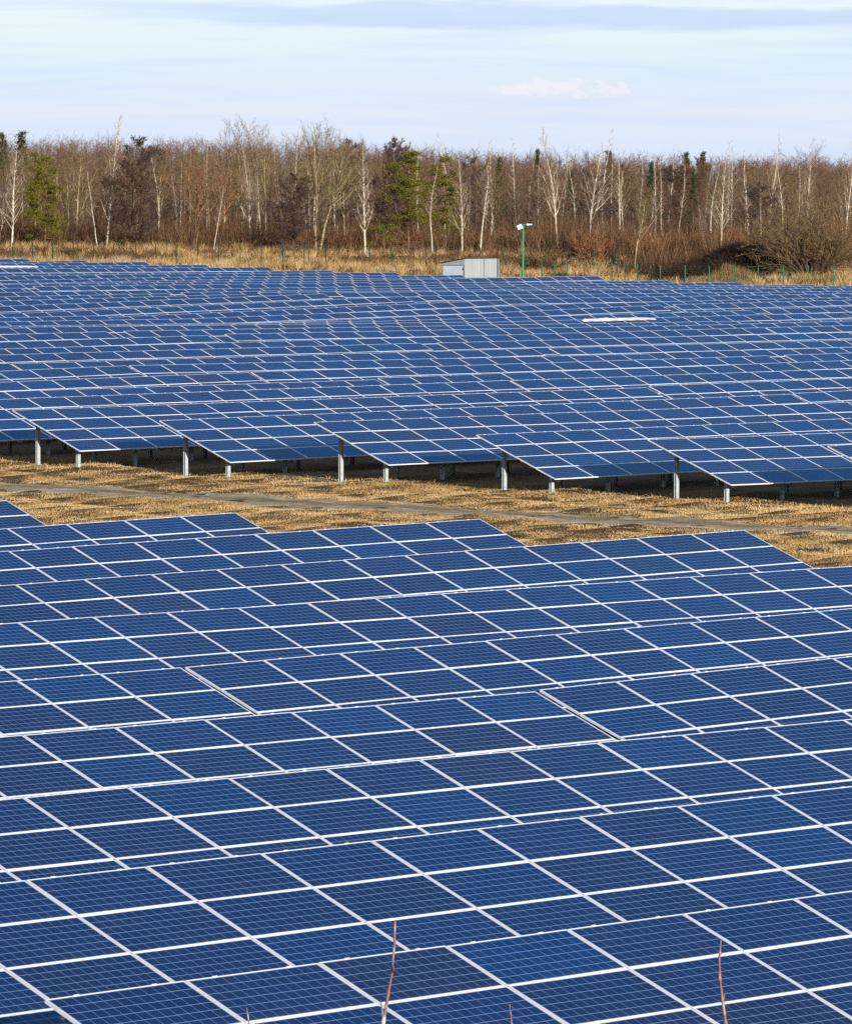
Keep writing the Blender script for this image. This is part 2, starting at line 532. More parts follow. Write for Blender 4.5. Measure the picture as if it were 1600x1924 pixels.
M = {}
M['cells'] = cell_material()
M['frame'] = simple('anodised_frame', (0.715, 0.75, 0.80), 0.45, 0.0, 0.10, 2.0, 0.3)
M['galv'] = simple('galvanised_steel', (0.48, 0.525, 0.56), 0.5, 0.05, 0.28, 7.0, 0.5)
M['galv_dark'] = simple('weathered_steel', (0.22, 0.23, 0.235), 0.6, 0.3, 0.3, 5.0, 0.4)
M['seal'] = simple('rail_in_gap', (0.26, 0.265, 0.27), 0.7, 0, 0.3, 3.0, 0.2)
M['ground'] = ground_material()
M['track'] = track_material()
M['grass'] = strip_material('dry_grass_blades')
M['tallgrass'] = clump_material('tall_grass_blades')
M['brush'] = blade_material('brushwood', [(0.0, (0.038, 0.022, 0.014)), (0.5, (0.105, 0.058, 0.033)), (0.85, (0.185, 0.105, 0.058)), (1.0, (0.28, 0.175, 0.095))])
M['farbrush'] = blade_material('far_brushwood', [(0.0, (0.042, 0.028, 0.023)), (0.5, (0.108, 0.065, 0.046)), (0.9, (0.18, 0.112, 0.075)), (1.0, (0.26, 0.17, 0.12))])
M['birchbark'] = bark_material('birch_bark', [(0.30, (0.06, 0.048, 0.04)), (0.43, (0.45, 0.39, 0.32)), (0.62, (0.72, 0.65, 0.56))], (1.2, 1.2, 1.6))
M['birchtwig'] = blade_material('birch_twigs', [(0.0, (0.13, 0.085, 0.06)), (0.6, (0.25, 0.175, 0.125)), (1.0, (0.46, 0.38, 0.30))])
M['palebark'] = bark_material('pale_bark', [(0.30, (0.14, 0.105, 0.06)), (0.5, (0.32, 0.255, 0.15)), (0.68, (0.47, 0.39, 0.26))])
M['olivetwig'] = blade_material('olive_twigs', [(0.0, (0.050, 0.034, 0.018)), (0.6, (0.125, 0.083, 0.042)), (1.0, (0.25, 0.17, 0.085))])
M['olivebranch'] = blade_material('olive_branches', [(0.0, (0.09, 0.068, 0.035)), (0.6, (0.19, 0.145, 0.075)), (1.0, (0.36, 0.29, 0.18))])
M['birchbranch'] = blade_material('birch_branches', [(0.0, (0.22, 0.16, 0.115)), (0.6, (0.40, 0.31, 0.23)), (1.0, (0.66, 0.58, 0.48))])
M['willowtwig'] = blade_material('willow_twigs', [(0.0, (0.085, 0.053, 0.024)), (0.6, (0.21, 0.138, 0.062)), (1.0, (0.36, 0.25, 0.125))])
M['bramble'] = blade_material('bramble_canes', [(0.0, (0.018, 0.011, 0.010)), (0.6, (0.046, 0.028, 0.024)), (1.0, (0.105, 0.064, 0.052))])
M['darkbark'] = bark_material('dark_bark', [(0.3, (0.035, 0.027, 0.02)), (0.6, (0.09, 0.07, 0.052))])
M['darktwig'] = blade_material('dark_twigs', [(0.0, (0.028, 0.018, 0.016)), (0.6, (0.072, 0.045, 0.038)), (1.0, (0.15, 0.098, 0.078))])
M['brownbark'] = bark_material('brown_bark', [(0.3, (0.05, 0.036, 0.025)), (0.65, (0.15, 0.108, 0.075))])
M['browntwig'] = blade_material('brown_twigs', [(0.0, (0.058, 0.033, 0.021)), (0.6, (0.150, 0.084, 0.050)), (1.0, (0.29, 0.175, 0.105))])
M['rusttwig'] = blade_material('rust_twigs', [(0.0, (0.10, 0.048, 0.026)), (0.6, (0.235, 0.115, 0.060)), (1.0, (0.37, 0.205, 0.11))])
M['pinebark'] = bark_material('pine_bark', [(0.3, (0.06, 0.04, 0.03)), (0.65, (0.22, 0.12, 0.07))])
M['needles'] = blade_material('pine_needles', [(0.0, (0.017, 0.023, 0.006)), (0.35, (0.072, 0.075, 0.013)), (0.75, (0.185, 0.165, 0.026)), (1.0, (0.30, 0.24, 0.055))])
M['spruce'] = blade_material('spruce_needles', [(0.0, (0.012, 0.022, 0.010)), (0.6, (0.035, 0.052, 0.018)), (1.0, (0.075, 0.085, 0.028))])
M['greenpaint'] = simple('green_paint', (0.010, 0.095, 0.036), 0.5, 0, 0.25, 3.0, 0.25)
M['lampgreen'] = simple('lamp_green_paint', (0.014, 0.24, 0.105), 0.45, 0, 0.2, 3.0, 0.35)
M['darkgreen'] = simple('fence_green', (0.006, 0.036, 0.014), 0.6, 0, 0.25, 3.0, 0.15)
M['lampwhite'] = simple('lamp_white', (0.82, 0.80, 0.76), 0.4, 0, 0.06, 3.0, 0.4)
M['roofdark'] = simple('roof_felt', (0.055, 0.05, 0.05), 0.8, 0, 0.3, 4.0, 0.2)
M['rust'] = simple('rusty_edge', (0.12, 0.07, 0.05), 0.8, 0.0, 0.4, 8.0, 0.2)
M['sheet'] = simple('white_sheet', (0.66, 0.67, 0.69), 0.6, 0, 0.08, 1.0, 0.2)
M['stone'] = simple('pale_stone', (0.42, 0.39, 0.34), 0.9, 0, 0.3, 4.0, 0.1)

# ------------------------------------------------------------------ ground level everywhere
F_PX, X_C, Y_H = 10186.0, 800.0, 379.4


def at(px, Y):
    """ground point in the direction of photo column px, Y metres out"""
    return (px - X_C) / F_PX * Y


def control_points():
    pts = []
    for r in TABLES:
        q, s, z, sl = r[3:]
        for t in np.linspace(s, s + TLEN, 7):
            x, y = xy(q + 1.9, t)
            pts.append((x, y, z + sl * (t - s) - HTOP + ZC, 1.0))
    # grass strip between the two fields
    for q in np.arange(-240, -40, 8.0):
        for t in (106, 114, 122, 130):
            x, y = xy(q, t)
            pts.append((x, y, (-10.2 if t < 118 else -10.12) + ZC, 0.6))
    def line(P, w=1.0, step=3.0):
        for a, b in zip(P[:-1], P[1:]):
            a = np.array(a, float); b = np.array(b, float)
            n = max(2, int(np.hypot(*(b - a)[:2]) / step))
            for k in range(n):
                p = a + (b - a) * k / n
                pts.append((p[0], p[1], p[2] + ZC, w))
    A = lambda px, Y, z: (at(px, Y), Y, z)
    line([A(-500, 535, -6.0), A(80, 529, -6.2), A(600, 529, -6.4), A(1030, 533, -6.9), A(1245, 530, -7.3), A(1500, 522, -7.5), A(2000, 515, -7.6)])
    line([A(1017, 520, -7.9), A(1240, 498, -8.4), A(1565, 495, -8.4), A(2000, 490, -8.4)])
    line([A(1290, 506, -7.2), A(1450, 505, -6.8), A(2000, 505, -6.8)])
    line([A(-500, 556, -4.9), A(22, 552, -4.9), A(250, 556, -5.0), A(600, 554, -5.4), A(690, 552, -5.5), A(870, 560, -5.3), A(1050, 565, -5.2), A(1350, 548, -5.5), A(1600, 535, -5.8), A(2000, 535, -5.8)])
    line([A(-500, 620, -4.5), A(800, 640, -4.8), A(2000, 640, -5.4)], 1.0, 8)
    line([A(-500, 720, -4.4), A(800, 740, -4.6), A(2000, 740, -5.2)], 1.0, 8)
    return np.array(pts, dtype=np.float64)


CP = control_points()


def ground_raw(X, Y):
    X = np.asarray(X, float).ravel(); Y = np.asarray(Y, float).ravel()
    out = np.empty(len(X))
    for a in range(0, len(X), 4000):
        x = X[a:a + 4000, None]; y = Y[a:a + 4000, None]
        d2 = (x - CP[None, :, 0]) ** 2 + (y - CP[None, :, 1]) ** 2
        w = CP[None, :, 3] * (np.exp(-d2 / (2 * 5.0 ** 2)) + 1e-4 * np.exp(-np.minimum(d2, 60000) / (2 * 40.0 ** 2)) + 1e-13 / (1 + d2 / 1e4))
        out[a:a + 4000] = (w * CP[None, :, 2]).sum(1) / w.sum(1)
    # the bank the photograph was taken from
    u = np.clip((Y - 7.5) / (41.0 - 7.5), 0, 1)
    u = u * u * (3 - 2 * u)
    hill = (ZC - 1.62) * (1 - u) + (ZC - 10.3) * u
    b = np.clip((Y - 34) / 8.0, 0, 1)
    out = np.where(Y < 42, hill * (1 - b) + out * b, out)
    # low rises far away
    far = np.clip((Y - 900) / 3000, 0, 1)
    out = out + far * 6.0
    und = 0.07 * np.sin(X * 0.9 + 0.6 * np.sin(Y * .31)) * np.sin(Y * 0.55 + X * .2) + 0.05 * np.sin(X * 2.3 + Y * 1.1)
    return out + und * np.clip((Y - 30) / 20, 0, 1)


def axis(a, b, step, far_a, far_b):
    core = list(np.arange(a, b + step / 2, step))
    lo, hi = [], []
    v, s = a, step
    while v > far_a:
        s *= 1.6; v -= s; lo.append(v)
    v, s = b, step
    while v < far_b:
        s *= 1.6; v += s; hi.append(v)
    return np.array(lo[::-1] + core + hi)


GX = axis(-62.0, 62.0, 1.25, -6000, 6000)
GY = axis(-14.0, 660.0, 1.6, -1500, 14000)
gxx, gyy = np.meshgrid(GX, GY)
GZ = ground_raw(gxx, gyy).reshape(gxx.shape)


def ground_z(X, Y):
    X = np.asarray(X, float); Y = np.asarray(Y, float)
    i = np.clip(np.searchsorted(GX, X) - 1, 0, len(GX) - 2)
    j = np.clip(np.searchsorted(GY, Y) - 1, 0, len(GY) - 2)
    u = (X - GX[i]) / (GX[i + 1] - GX[i]); v = (Y - GY[j]) / (GY[j + 1] - GY[j])
    return GZ[j, i] * (1 - u) * (1 - v) + GZ[j, i + 1] * u * (1 - v) + GZ[j + 1, i] * (1 - u) * v + GZ[j + 1, i + 1] * u * v


def grid_faces(nx, ny):
    i, j = np.meshgrid(np.arange(nx - 1), np.arange(ny - 1))
    a = (j * nx + i).ravel()
    return np.stack([a, a + 1, a + nx + 1, a + nx], 1)


me = mesh_np('ground', np.stack([gxx.ravel(), gyy.ravel(), GZ.ravel()], 1), [grid_faces(len(GX), len(GY))], [M['ground']], smooth=True)
tag(link(bpy.data.objects.new('ground', me)), kind='structure')

rng = np.random.default_rng(11)
random.seed(5)


def build_track():
    qs = np.arange(-215, -20, 0.5)
    nx = 15
    V, acr = [], []
    ph = rng.random(6) * 6
    for q in qs:
        tc = 127.4 + (q + 126) * 0.042 + 0.35 * math.sin(q * .13 + ph[0])
        wl = 1.55 + 0.22 * math.sin(q * .9 + ph[1]) + 0.16 * math.sin(q * 2.7 + ph[2]) + .12 * rng.normal()
        wr = 1.55 + 0.22 * math.sin(q * .8 + ph[3]) + 0.16 * math.sin(q * 2.3 + ph[4]) + .12 * rng.normal()
        for k in range(nx):
            u = k / (nx - 1)
            t = tc - wl + (wl + wr) * u
            x, y = xy(q, t)
            V.append((x, y, 0)); acr.append(u)
    V = np.array(V)
    rut = np.array([0.0 if (k in (0, nx - 1)) else (-0.02 if k in (3, 4, 10, 11) else 0.0) for k in range(nx)])
    V[:, 2] = ground_z(V[:, 0], V[:, 1]) + 0.035 + np.tile(rut, len(qs)) - np.tile([0.06] + [0] * (nx - 2) + [0.06], len(qs))
    me = mesh_np('dirt_track', V, [grid_faces(nx, len(qs))], [M['track']], smooth=True)
    at_ = me.attributes.new('across', 'FLOAT', 'POINT')
    at_.data.foreach_set('value', np.array(acr, dtype=np.float32))
    tag(link(bpy.data.objects.new('dirt_track', me)), kind='structure')


build_track()

# ------------------------------------------------------------------ solar tables
CT, ST = math.cos(TILT), math.sin(TILT)


def panel_meshes():
    hx, hy, th = 0.978, 0.496, 0.040
    fx, fy = 0.011, 0.0095
    # laminate: a thin slab set 3 mm below the frame's lip
    g = MB()
    g.box((-hx + fx, -hy + fy, -0.012), (hx - fx, hy - fy, -0.003))
    glass = g.mesh('solar_panel', [M['cells']])
    f = MB()
    f.box((-hx, -hy, -th), (hx, -hy + fy, 0)); f.box((-hx, hy - fy, -th), (hx, hy, 0))
    f.box((-hx, -hy + fy, -th), (-hx + fx, hy - fy, 0)); f.box((hx - fx, -hy + fy, -th), (hx, hy - fy, 0))
    for sx in (-0.55, 0.55):                     # clamps over the long edges
        for sy in (-1, 1):
            f.box((sx - 0.035, min(sy * (hy - .010), sy * (hy + .008)), -0.03), (sx + 0.035, max(sy * (hy - .010), sy * (hy + .008)), 0.006))
    def seal(mb, m):                             # grey rail and seal seen in the gap to the next panel
        mb.box((hx, -hy, -.020), (hx + .023, hy, -.009), m)
        mb.box((-hx, hy, -.020), (hx, hy + .019, -.009), m)
    seal(f, 1)
    frame = f.mesh('panel_frame', [M['frame'], M['seal']])
    w = MB()
    w.box((-hx + fx, -hy + fy, -0.012), (hx - fx, hy - fy, -0.003), 0)
    w.box((-hx, -hy, -th), (hx, -hy + fy, 0), 1); w.box((-hx, hy - fy, -th), (hx, hy, 0), 1)
    w.box((-hx, -hy + fy, -th), (-hx + fx, hy - fy, 0), 1); w.box((hx - fx, -hy + fy, -th), (hx, hy - fy, 0), 1)
    seal(w, 2)
    whole = w.mesh('solar_panel_framed', [M['cells'], M['frame'], M['seal']])
    return glass, frame, whole


GLASS, FRAME, WHOLE = panel_meshes()
POST_X = [0.55 + k * (TLEN - 1.15) / 12 for k in range(13)]
JL, JS = 0.98, 3.36             # where along the slope the long and the short posts stand


def slope_pt(j, dz=0.0):
    """local (y, z) of a point j panels down the slope, dz below the glass along the normal"""
    return (-j * PH * CT + dz * ST, HTOP - j * PH * ST - dz * CT)


def h_post(h_top, h_bot=-0.45, w=0.145, d=0.10, t=0.010):
    b = MB()
    b.box((-w / 2, -d / 2, h_bot), (w / 2, -d / 2 + t, h_top))
    b.box((-w / 2, d / 2 - t, h_bot), (w / 2, d / 2, h_top))
    b.box((-t / 2, -d / 2 + t, h_bot), (t / 2, d / 2 - t, h_top))
    return b


zl = slope_pt(JL, 0.235)[1]; zs = slope_pt(JS, 0.235)[1]
POST_LONG = h_post(zl).mesh('long_post', [M['galv']])
POST_SHORT = h_post(zs).mesh('short_post', [M['galv']])


def rafter_box(mb, x):
    y0, z0 = slope_pt(0.55); y1, z1 = slope_pt(3.75)
    def P(j, dz):
        y, z = slope_pt(j, dz); return y, z
    a = [P(0.50, .11), P(0.62, .25), P(3.70, .25), P(3.78, .11)]
    mb.prism([(0, y, z) for y, z in a], (x - .035, 0, 0), (x + .035, 0, 0))


def purlin_box(mb, j):
    a = [slope_pt(j - .03, .043), slope_pt(j + .03, .043), slope_pt(j + .03, .11), slope_pt(j - .03, .11)]
    mb.prism([(0, y, z) for y, z in a], (0.06, 0, 0), (TLEN - .08, 0, 0))


_r = MB(); rafter_box(_r, 0.0)
RAFTER = _r.mesh('rafter', [M['galv_dark']])
PURLINS = []
for j in (0.27, 0.73, 1.27, 1.73, 2.27, 2.73, 3.27, 3.73):
    _p = MB(); purlin_box(_p, j); PURLINS.append(_p.mesh('purlin', [M['galv']]))
_f = MB()
for j in (0.27, 0.73, 1.27, 1.73, 2.27, 2.73, 3.27, 3.73):
    purlin_box(_f, j)
for x in POST_X:
    rafter_box(_f, x)
    for j, zt in ((JL, zl), (JS, zs)):
        y = slope_pt(j, .235)[0]
        _f.box((x - .08, y - .05, -.45), (x + .08, y + .05, zt))
SUPPORT = _f.mesh('support_frame', [M['galv']])

ORD = ['first', 'second', 'third', 'fourth', 'fifth', 'sixth', 'seventh', 'eighth', 'ninth', 'tenth', 'eleventh', 'twelfth', 'thirteenth',
       'fourteenth', 'fifteenth', 'sixteenth', 'seventeenth', 'eighteenth', 'nineteenth', 'twentieth']
ORD += ['twenty-' + o for o in ORD[:9]] + ['thirtieth'] + ['thirty-' + o for o in ORD[:9]]


def panel_tint(prng):
    r = prng.random()
    b = 0.86 + 0.28 * prng.random()
    if r < 0.045:
        c = (0.0090, 0.0130, 0.050)          # dark violet-navy
    elif r < 0.33:
        c = (0.0052, 0.0140, 0.062)
    elif r < 0.82:
        c = (0.0040, 0.0150, 0.074)
    else:
        c = (0.0018, 0.0205, 0.094)          # brighter, greener blue
    return tuple(x * b for x in c) + (1.0,)


# panels that stand out dark in the photograph: (block, row, table, column, panel row)
DARK = {('N', 4, 0, 13, 1)}


def table_label(block, row, n, in_row):
    if len(in_row) == 1:
        where = None
    else:
        k = sorted(in_row).index(n)
        names = {2: ['left', 'right'], 3: ['left', 'middle', 'right'], 4: ['far left', 'middle left', 'middle right', 'far right']}[len(in_row)]
        where = names[k]
    if block == 'N':
        no = 8 - row
        base = 'solar table in the %s row of the near field from the bottom' % ORD[no]
        if where:
            where = {'left': 'right', 'right': 'left'}[where]     # near tables count from the right
            base = '%s-hand %s' % (where, base)
        return 'blue ' + base
    if row <= -1 and n == 0:
        return 'blue solar table with bare posts at its end by the track, %s from the right' % ORD[row + 6]
    no = row + 6
    base = 'solar table in the %s row of the far field beyond the track' % ORD[no]
    if row > 10:
        base = 'solar table in the %s row of the far field from the fence' % ORD[29 - row]
    return ('%s blue %s' % (where, base)) if where else 'blue ' + base


def build_tables():
    rows = {}
    for r in TABLES:
        rows.setdefault((r[0], r[1]), []).append(r[2])
    prng = random.Random(3)
    for blk, row, n, q, s, z, sl in TABLES:
        x, y = xy(q, s)
        near = blk == 'N'
        detail = (not near) and row <= 0 and n == 0
        root = empty('solar_table', (x, y, z + ZC - HTOP), table_label(blk, row, n, rows[(blk, row)]), 'solar table',
                     'solar tables of the near field' if near else 'solar tables of the far field', (0, -math.atan(sl), math.radians(45.68)))
        split = near or row <= 0
        for i in range(NCOL):
            for j in range(NROW):
                yy, zz = slope_pt(j + 0.5 + prng.uniform(-.004, .004))
                o = part('solar_panel', GLASS if split else WHOLE, root, ((i + 0.5) * PW, yy, zz + prng.uniform(-.003, .003)),
                         (TILT + prng.gauss(0, .0035), prng.gauss(0, .0018), 0))
                o.color = (0.011, 0.0135, 0.045, 1) if (blk, row, n, i, j) in DARK else panel_tint(prng)
                if split:
                    part('panel_frame', FRAME, o)
        if detail:
            for me_ in PURLINS:
                part('purlin', me_, root)
            for xp in POST_X:
                part('rafter', RAFTER, root, (xp, 0, 0))
                part('long_post', POST_LONG, root, (xp, slope_pt(JL, .235)[0], 0))
                part('short_post', POST_SHORT, root, (xp, slope_pt(JS, .235)[0], 0))
        else:
            part('support_frame', SUPPORT, root)


build_tables()


# ------------------------------------------------------------------ grass
def blades(name, X, Y, h, w, mat, lean=0.35, fan=None):
    n = len(X)
    Z = ground_z(X, Y)
    ang = rng.uniform(0, 2 * np.pi, n)
    la = rng.uniform(0, 2 * np.pi, n); lm = np.abs(rng.normal(0, lean, n)) * h
    lx, ly = np.cos(la) * lm, np.sin(la) * lm
    if fan is not None:
        lx = lx + fan[0] * h; ly = ly + fan[1] * h
    dx, dy = np.cos(ang) * w / 2, np.sin(ang) * w / 2
    V = np.empty((n, 3, 3))
    V[:, 0] = np.stack([X - dx, Y - dy, Z - .03], 1)
    V[:, 1] = np.stack([X + dx, Y + dy, Z - .03], 1)
    V[:, 2] = np.stack([X + lx, Y + ly, Z + h], 1)
    me = mesh_np(name, V.reshape(-1, 3), [np.arange(3 * n).reshape(n, 3)], [mat])
    return link(bpy.data.objects.new(name, me))


def vnoise(x, y, s, seed):
    """cheap smooth value noise in numpy"""
    r = np.random.default_rng(seed)
    tab = r.random((64, 64))
    u, v = x / s, y / s
    i, j = np.floor(u).astype(int), np.floor(v).astype(int)
    fu, fv = u - i, v - j
    fu = fu * fu * (3 - 2 * fu); fv = fv * fv * (3 - 2 * fv)
    g = lambda a, b: tab[a % 64, b % 64]
    return (g(i, j) * (1 - fu) + g(i + 1, j) * fu) * (1 - fv) + (g(i, j + 1) * (1 - fu) + g(i + 1, j + 1) * fu) * fv


def build_grass():
    # strip between the fields, patchy, thicker along the feet of the tables
    n = 1500000
    t = rng.uniform(97, 141, n); q = rng.uniform(-180, -88, n)
    x, y = xy(q, t)
    ok = (np.abs(x / y) < .088)
    x, y, t, q = x[ok], y[ok], t[ok], q[ok]
    d = vnoise(x, y, .7, 1) * .40 + vnoise(x, y, 2.2, 2) * .35 + vnoise(x, y, 7, 7) * .25
    tc = 127.4 + (q + 126) * 0.042
    ontrack = np.abs(t - tc) < 1.05 + 1.2 * (vnoise(x, y, 1.1, 9) - .5)
    crown = np.abs(t - tc) < 0.35
    keep = (rng.random(len(x)) < np.clip((d - .20) * 3.8, 0.30, 1)) & (~ontrack | (crown & (rng.random(len(x)) < .4)))
    keep &= (t < 138.0) | (rng.random(len(x)) < .25)
    x, y, t, d = x[keep], y[keep], t[keep], d[keep]
    h = rng.uniform(.018, .042, len(x)) * (0.35 + 1.2 * d)
    edge = (t > 134) & (t < 138.5)
    h = np.where(edge & (rng.random(len(x)) < .04), h * 4.0, h)
    tag(blades('dry_grass', x, y, h, rng.uniform(.02, .045, len(x)), M['grass'], 2.2), kind='stuff')
    # tall yellow grass between the fence and the wood
    n = 260000
    px = rng.uniform(-60, 1660, n); Y = rng.uniform(468, 566, n)
    x = (px - X_C) / F_PX * Y
    lo = np.interp(px, [-60, 80, 600, 1000, 1240, 1660], [519, 516, 500, 482, 472, 462])
    hi = np.interp(px, [-60, 80, 600, 900, 1100, 1300, 1660], [556, 556, 556, 562, 560, 520, 513])
    d = vnoise(x, Y, 1.7, 3) * .6 + vnoise(x, Y, 5, 4) * .4
    keep = (Y > lo) & (Y < hi) & (rng.random(n) < np.clip((d - .28) * 3.0, 0.03, 1))
    x, Y, d, px = x[keep], Y[keep], d[keep], px[keep]
    h = rng.uniform(.30, 1.0, len(x)) * np.clip((d - .22) * 2.6, .12, 1.5) * np.interp(px, [0, 800, 1200, 1600], [.9, .9, .85, .95])
    h = h * .62
    # tussocks: fans of long blades
    nt_ = 1500
    tp = rng.uniform(-60, 1660, nt_); tY = np.interp(tp, [-60, 80, 600, 1000, 1240, 1660], [519, 516, 500, 482, 472, 496]) + rng.random(nt_) * (np.interp(tp, [-60, 80, 600, 900, 1100, 1300, 1660], [558, 558, 558, 564, 560, 520, 514]) - np.interp(tp, [-60, 80, 600, 1000, 1240, 1660], [519, 516, 500, 482, 472, 496]))
    tx = (tp - X_C) / F_PX * tY
    nb = 70
    r = np.abs(rng.normal(0, .26, (nt_, nb))); a_ = rng.uniform(0, 6.28, (nt_, nb))
    hx = (tx[:, None] + np.cos(a_) * r); hy = (tY[:, None] + np.sin(a_) * r)
    size = rng.uniform(.55, 1.45, nt_) * (.6 + .6 * vnoise(tx, tY, 6, 31))
    hh = size[:, None] * rng.uniform(.5, 1.0, (nt_, nb))
    wind = rng.normal(0, .22, nt_)
    fx = np.cos(a_) * r * 1.5 + wind[:, None]; fy = np.sin(a_) * r * 1.5
    X = np.concatenate([x, hx.ravel()]); Yy = np.concatenate([Y, hy.ravel()])
    H = np.concatenate([h, hh.ravel()])
    fan = (np.concatenate([np.zeros(len(x)), fx.ravel()]), np.concatenate([np.zeros(len(x)), fy.ravel()]))
    tag(blades('tall_dry_grass', X, Yy, H, rng.uniform(.02, .045, len(X)), M['tallgrass'], .3, fan), kind='stuff')
    # scattered stones along the track
    nst = 420
    t = rng.uniform(101, 131, nst); q = rng.uniform(-165, -92, nst)
    x, y = xy(q, t)
    z = ground_z(x, y)
    r = rng.uniform(.02, .06, nst)
    base = np.array([(1, 0, 0), (-1, 0, 0), (0, 1, 0), (0, -1, 0), (0, 0, .7), (0, 0, -.7)])
    tri = np.array([(0, 2, 4), (2, 1, 4), (1, 3, 4), (3, 0, 4), (2, 0, 5), (1, 2, 5), (3, 1, 5), (0, 3, 5)])
    V = np.stack([x, y, z], 1)[:, None, :] + base[None] * (r[:, None, None] * rng.uniform(.6, 1.4, (nst, 6, 3)))
    F = (tri[None] + 6 * np.arange(nst)[:, None, None]).reshape(-1, 3)
    tag(link(bpy.data.objects.new('stones', mesh_np('stones', V.reshape(-1, 3), [F], [M['stone']]))), kind='stuff')


build_grass()


# ------------------------------------------------------------------ trees
class Segs:
    """branch pieces: thick ones become tapered prisms, thin ones flat ribbons"""
    def __init__(self):
        self.a, self.b, self.ra, self.rb = [], [], [], []

    def add(self, a, b, ra, rb):
        self.a.append(a); self.b.append(b); self.ra.append(ra); self.rb.append(rb)

    def mesh(self, name, mat, sides):
        A, B = np.array(self.a), np.array(self.b)
        RA, RB = np.array(self.ra), np.array(self.rb)
        D = B - A
        L = np.linalg.norm(D, axis=1, keepdims=True) + 1e-9
        D = D / L
        R = np.random.default_rng(len(A)).normal(size=A.shape)
        U = np.cross(D, R); U /= np.linalg.norm(U, axis=1, keepdims=True) + 1e-9
        W = np.cross(D, U)
        if sides == 2:
            V = np.stack([A - U * RA[:, None], A + U * RA[:, None], B + U * RB[:, None], B - U * RB[:, None]], 1)
            F = np.arange(len(A) * 4).reshape(-1, 4)
            return V.reshape(-1, 3), F
        th = np.arange(sides) / sides * 2 * np.pi
        c, s = np.cos(th)[None, :, None], np.sin(th)[None, :, None]
        ring = c * U[:, None] + s * W[:, None]
        V = np.concatenate([A[:, None] + ring * RA[:, None, None], (B + D * 0.01 * L)[:, None] + ring * RB[:, None, None]], 1)
        k = np.arange(sides)
        F0 = np.stack([k, (k + 1) % sides, sides + (k + 1) % sides, sides + k], 1)
        F = (F0[None] + (2 * sides) * np.arange(len(A))[:, None, None]).reshape(-1, 4)
        return V.reshape(-1, 3), F


def unit(v):
    l = math.sqrt(v[0] * v[0] + v[1] * v[1] + v[2] * v[2]) + 1e-9
    return (v[0] / l, v[1] / l, v[2] / l)


def turn(d, ang, roll):
    """direction at angle ang from d, rolled about it"""
    a = (0, 0, 1) if abs(d[2]) < .95 else (1, 0, 0)
    u = unit((d[1] * a[2] - d[2] * a[1], d[2] * a[0] - d[0] * a[2], d[0] * a[1] - d[1] * a[0]))
    w = (d[1] * u[2] - d[2] * u[1], d[2] * u[0] - d[0] * u[2], d[0] * u[1] - d[1] * u[0])
    s, c = math.sin(ang), math.cos(ang)
    cr, sr = math.cos(roll), math.sin(roll)
    return unit(tuple(d[i] * c + s * (u[i] * cr + w[i] * sr) for i in range(3)))


def grow(p, d, L, r, lvl, S, out, R):
    """S: list of dicts per level"""
    sp = S[lvl]
    n = sp['seg']
    pts = [p]
    dirs = []
    tip = sp.get('tip', .45)
    rr = [r * (1 - (1 - tip) * k / n) for k in range(n + 1)]
    for k in range(n):
        j = sp['wob']
        d = unit((d[0] + R.gauss(0, j), d[1] + R.gauss(0, j), d[2] + R.gauss(0, j) + sp['up']))
        q = (p[0] + d[0] * L / n, p[1] + d[1] * L / n, p[2] + d[2] * L / n)
        out[sp['to']].add(p, q, rr[k], rr[k + 1])
        p = q
        pts.append(p); dirs.append(d)
    if lvl + 1 >= len(S):
        return
    ch = S[lvl + 1]
    nc = ch['n']
    nc = int(nc * (0.75 + .5 * R.random()) + .5) if lvl else nc
    roll = R.random() * 6.28
    for c in range(nc):
        u = ch['from'] + (ch.get('to_u', 1.0) - ch['from']) * (c + R.random() * .9) / max(nc, 1)
        u = min(u, .999)
        k = int(u * n); f = u * n - k
        a = pts[k]; b = pts[k + 1]
        q = tuple(a[i] + (b[i] - a[i]) * f for i in range(3))
        roll += 2.4 + R.gauss(0, .4)
        ang = math.radians(R.gauss(ch['ang'], ch.get('dang', 9)))
        shape = ch['shape'](u) if 'shape' in ch else (1 - .45 * u)
        l2 = L * ch['len'] * shape * (0.7 + .6 * R.random())
        r2 = max(rr[k] * ch['rad'], ch['rmin'])
        grow(q, turn(dirs[k], ang, roll), l2, r2, lvl + 1, S, out, R)


def tree_meshes(kind, seed, S, mats, h=12.0, extra=None, stems=1):
    R = random.Random(seed)
    out = {'t': Segs(), 'b': Segs(), 'w': Segs()}
    for s in range(stems):
        if stems == 1:
            grow((0, 0, -.3), unit((R.gauss(0, .03), R.gauss(0, .03), 1)), h * S[0]['len'], S[0]['r'], 0, S, out, R)
        else:
            a = R.random() * 6.28; m = S[0].get('spread', .5) * math.sqrt(R.random())
            grow((math.cos(a) * .25, math.sin(a) * .25, -.3), unit((math.cos(a) * m, math.sin(a) * m, 1 - .5 * m)), h * S[0]['len'] * (0.75 + .35 * R.random()), S[0]['r'] * (.6 + .5 * R.random()), 0, S, out, R)
    V, F = out['t'].mesh('t', None, 7)
    trunk = mesh_np(kind + '_trunk', V, [F], [mats[0]], smooth=True)
    parts = []
    base = 0
    Vs, Fs, mi = [], [], []
    for key, sides, m in (('b', 4, 0), ('w', 2, 1)):
        if not out[key].a:
            continue
        V, F = out[key].mesh(key, None, sides)
        Vs.append(V); Fs.append(F + base); mi += [m] * len(F); base += len(V)
    if extra is not None:
        V, F = extra(R, out)
        Vs.append(V)
        crown = mesh_np(kind + '_crown', np.concatenate(Vs), [np.concatenate(Fs), F + base], [mats[1], mats[2], mats[3]], mi + [2] * len(F))
    else:
        crown = mesh_np(kind + '_crown', np.concatenate(Vs), [np.concatenate(Fs)], [mats[1], mats[2]], mi)
    return trunk, crown


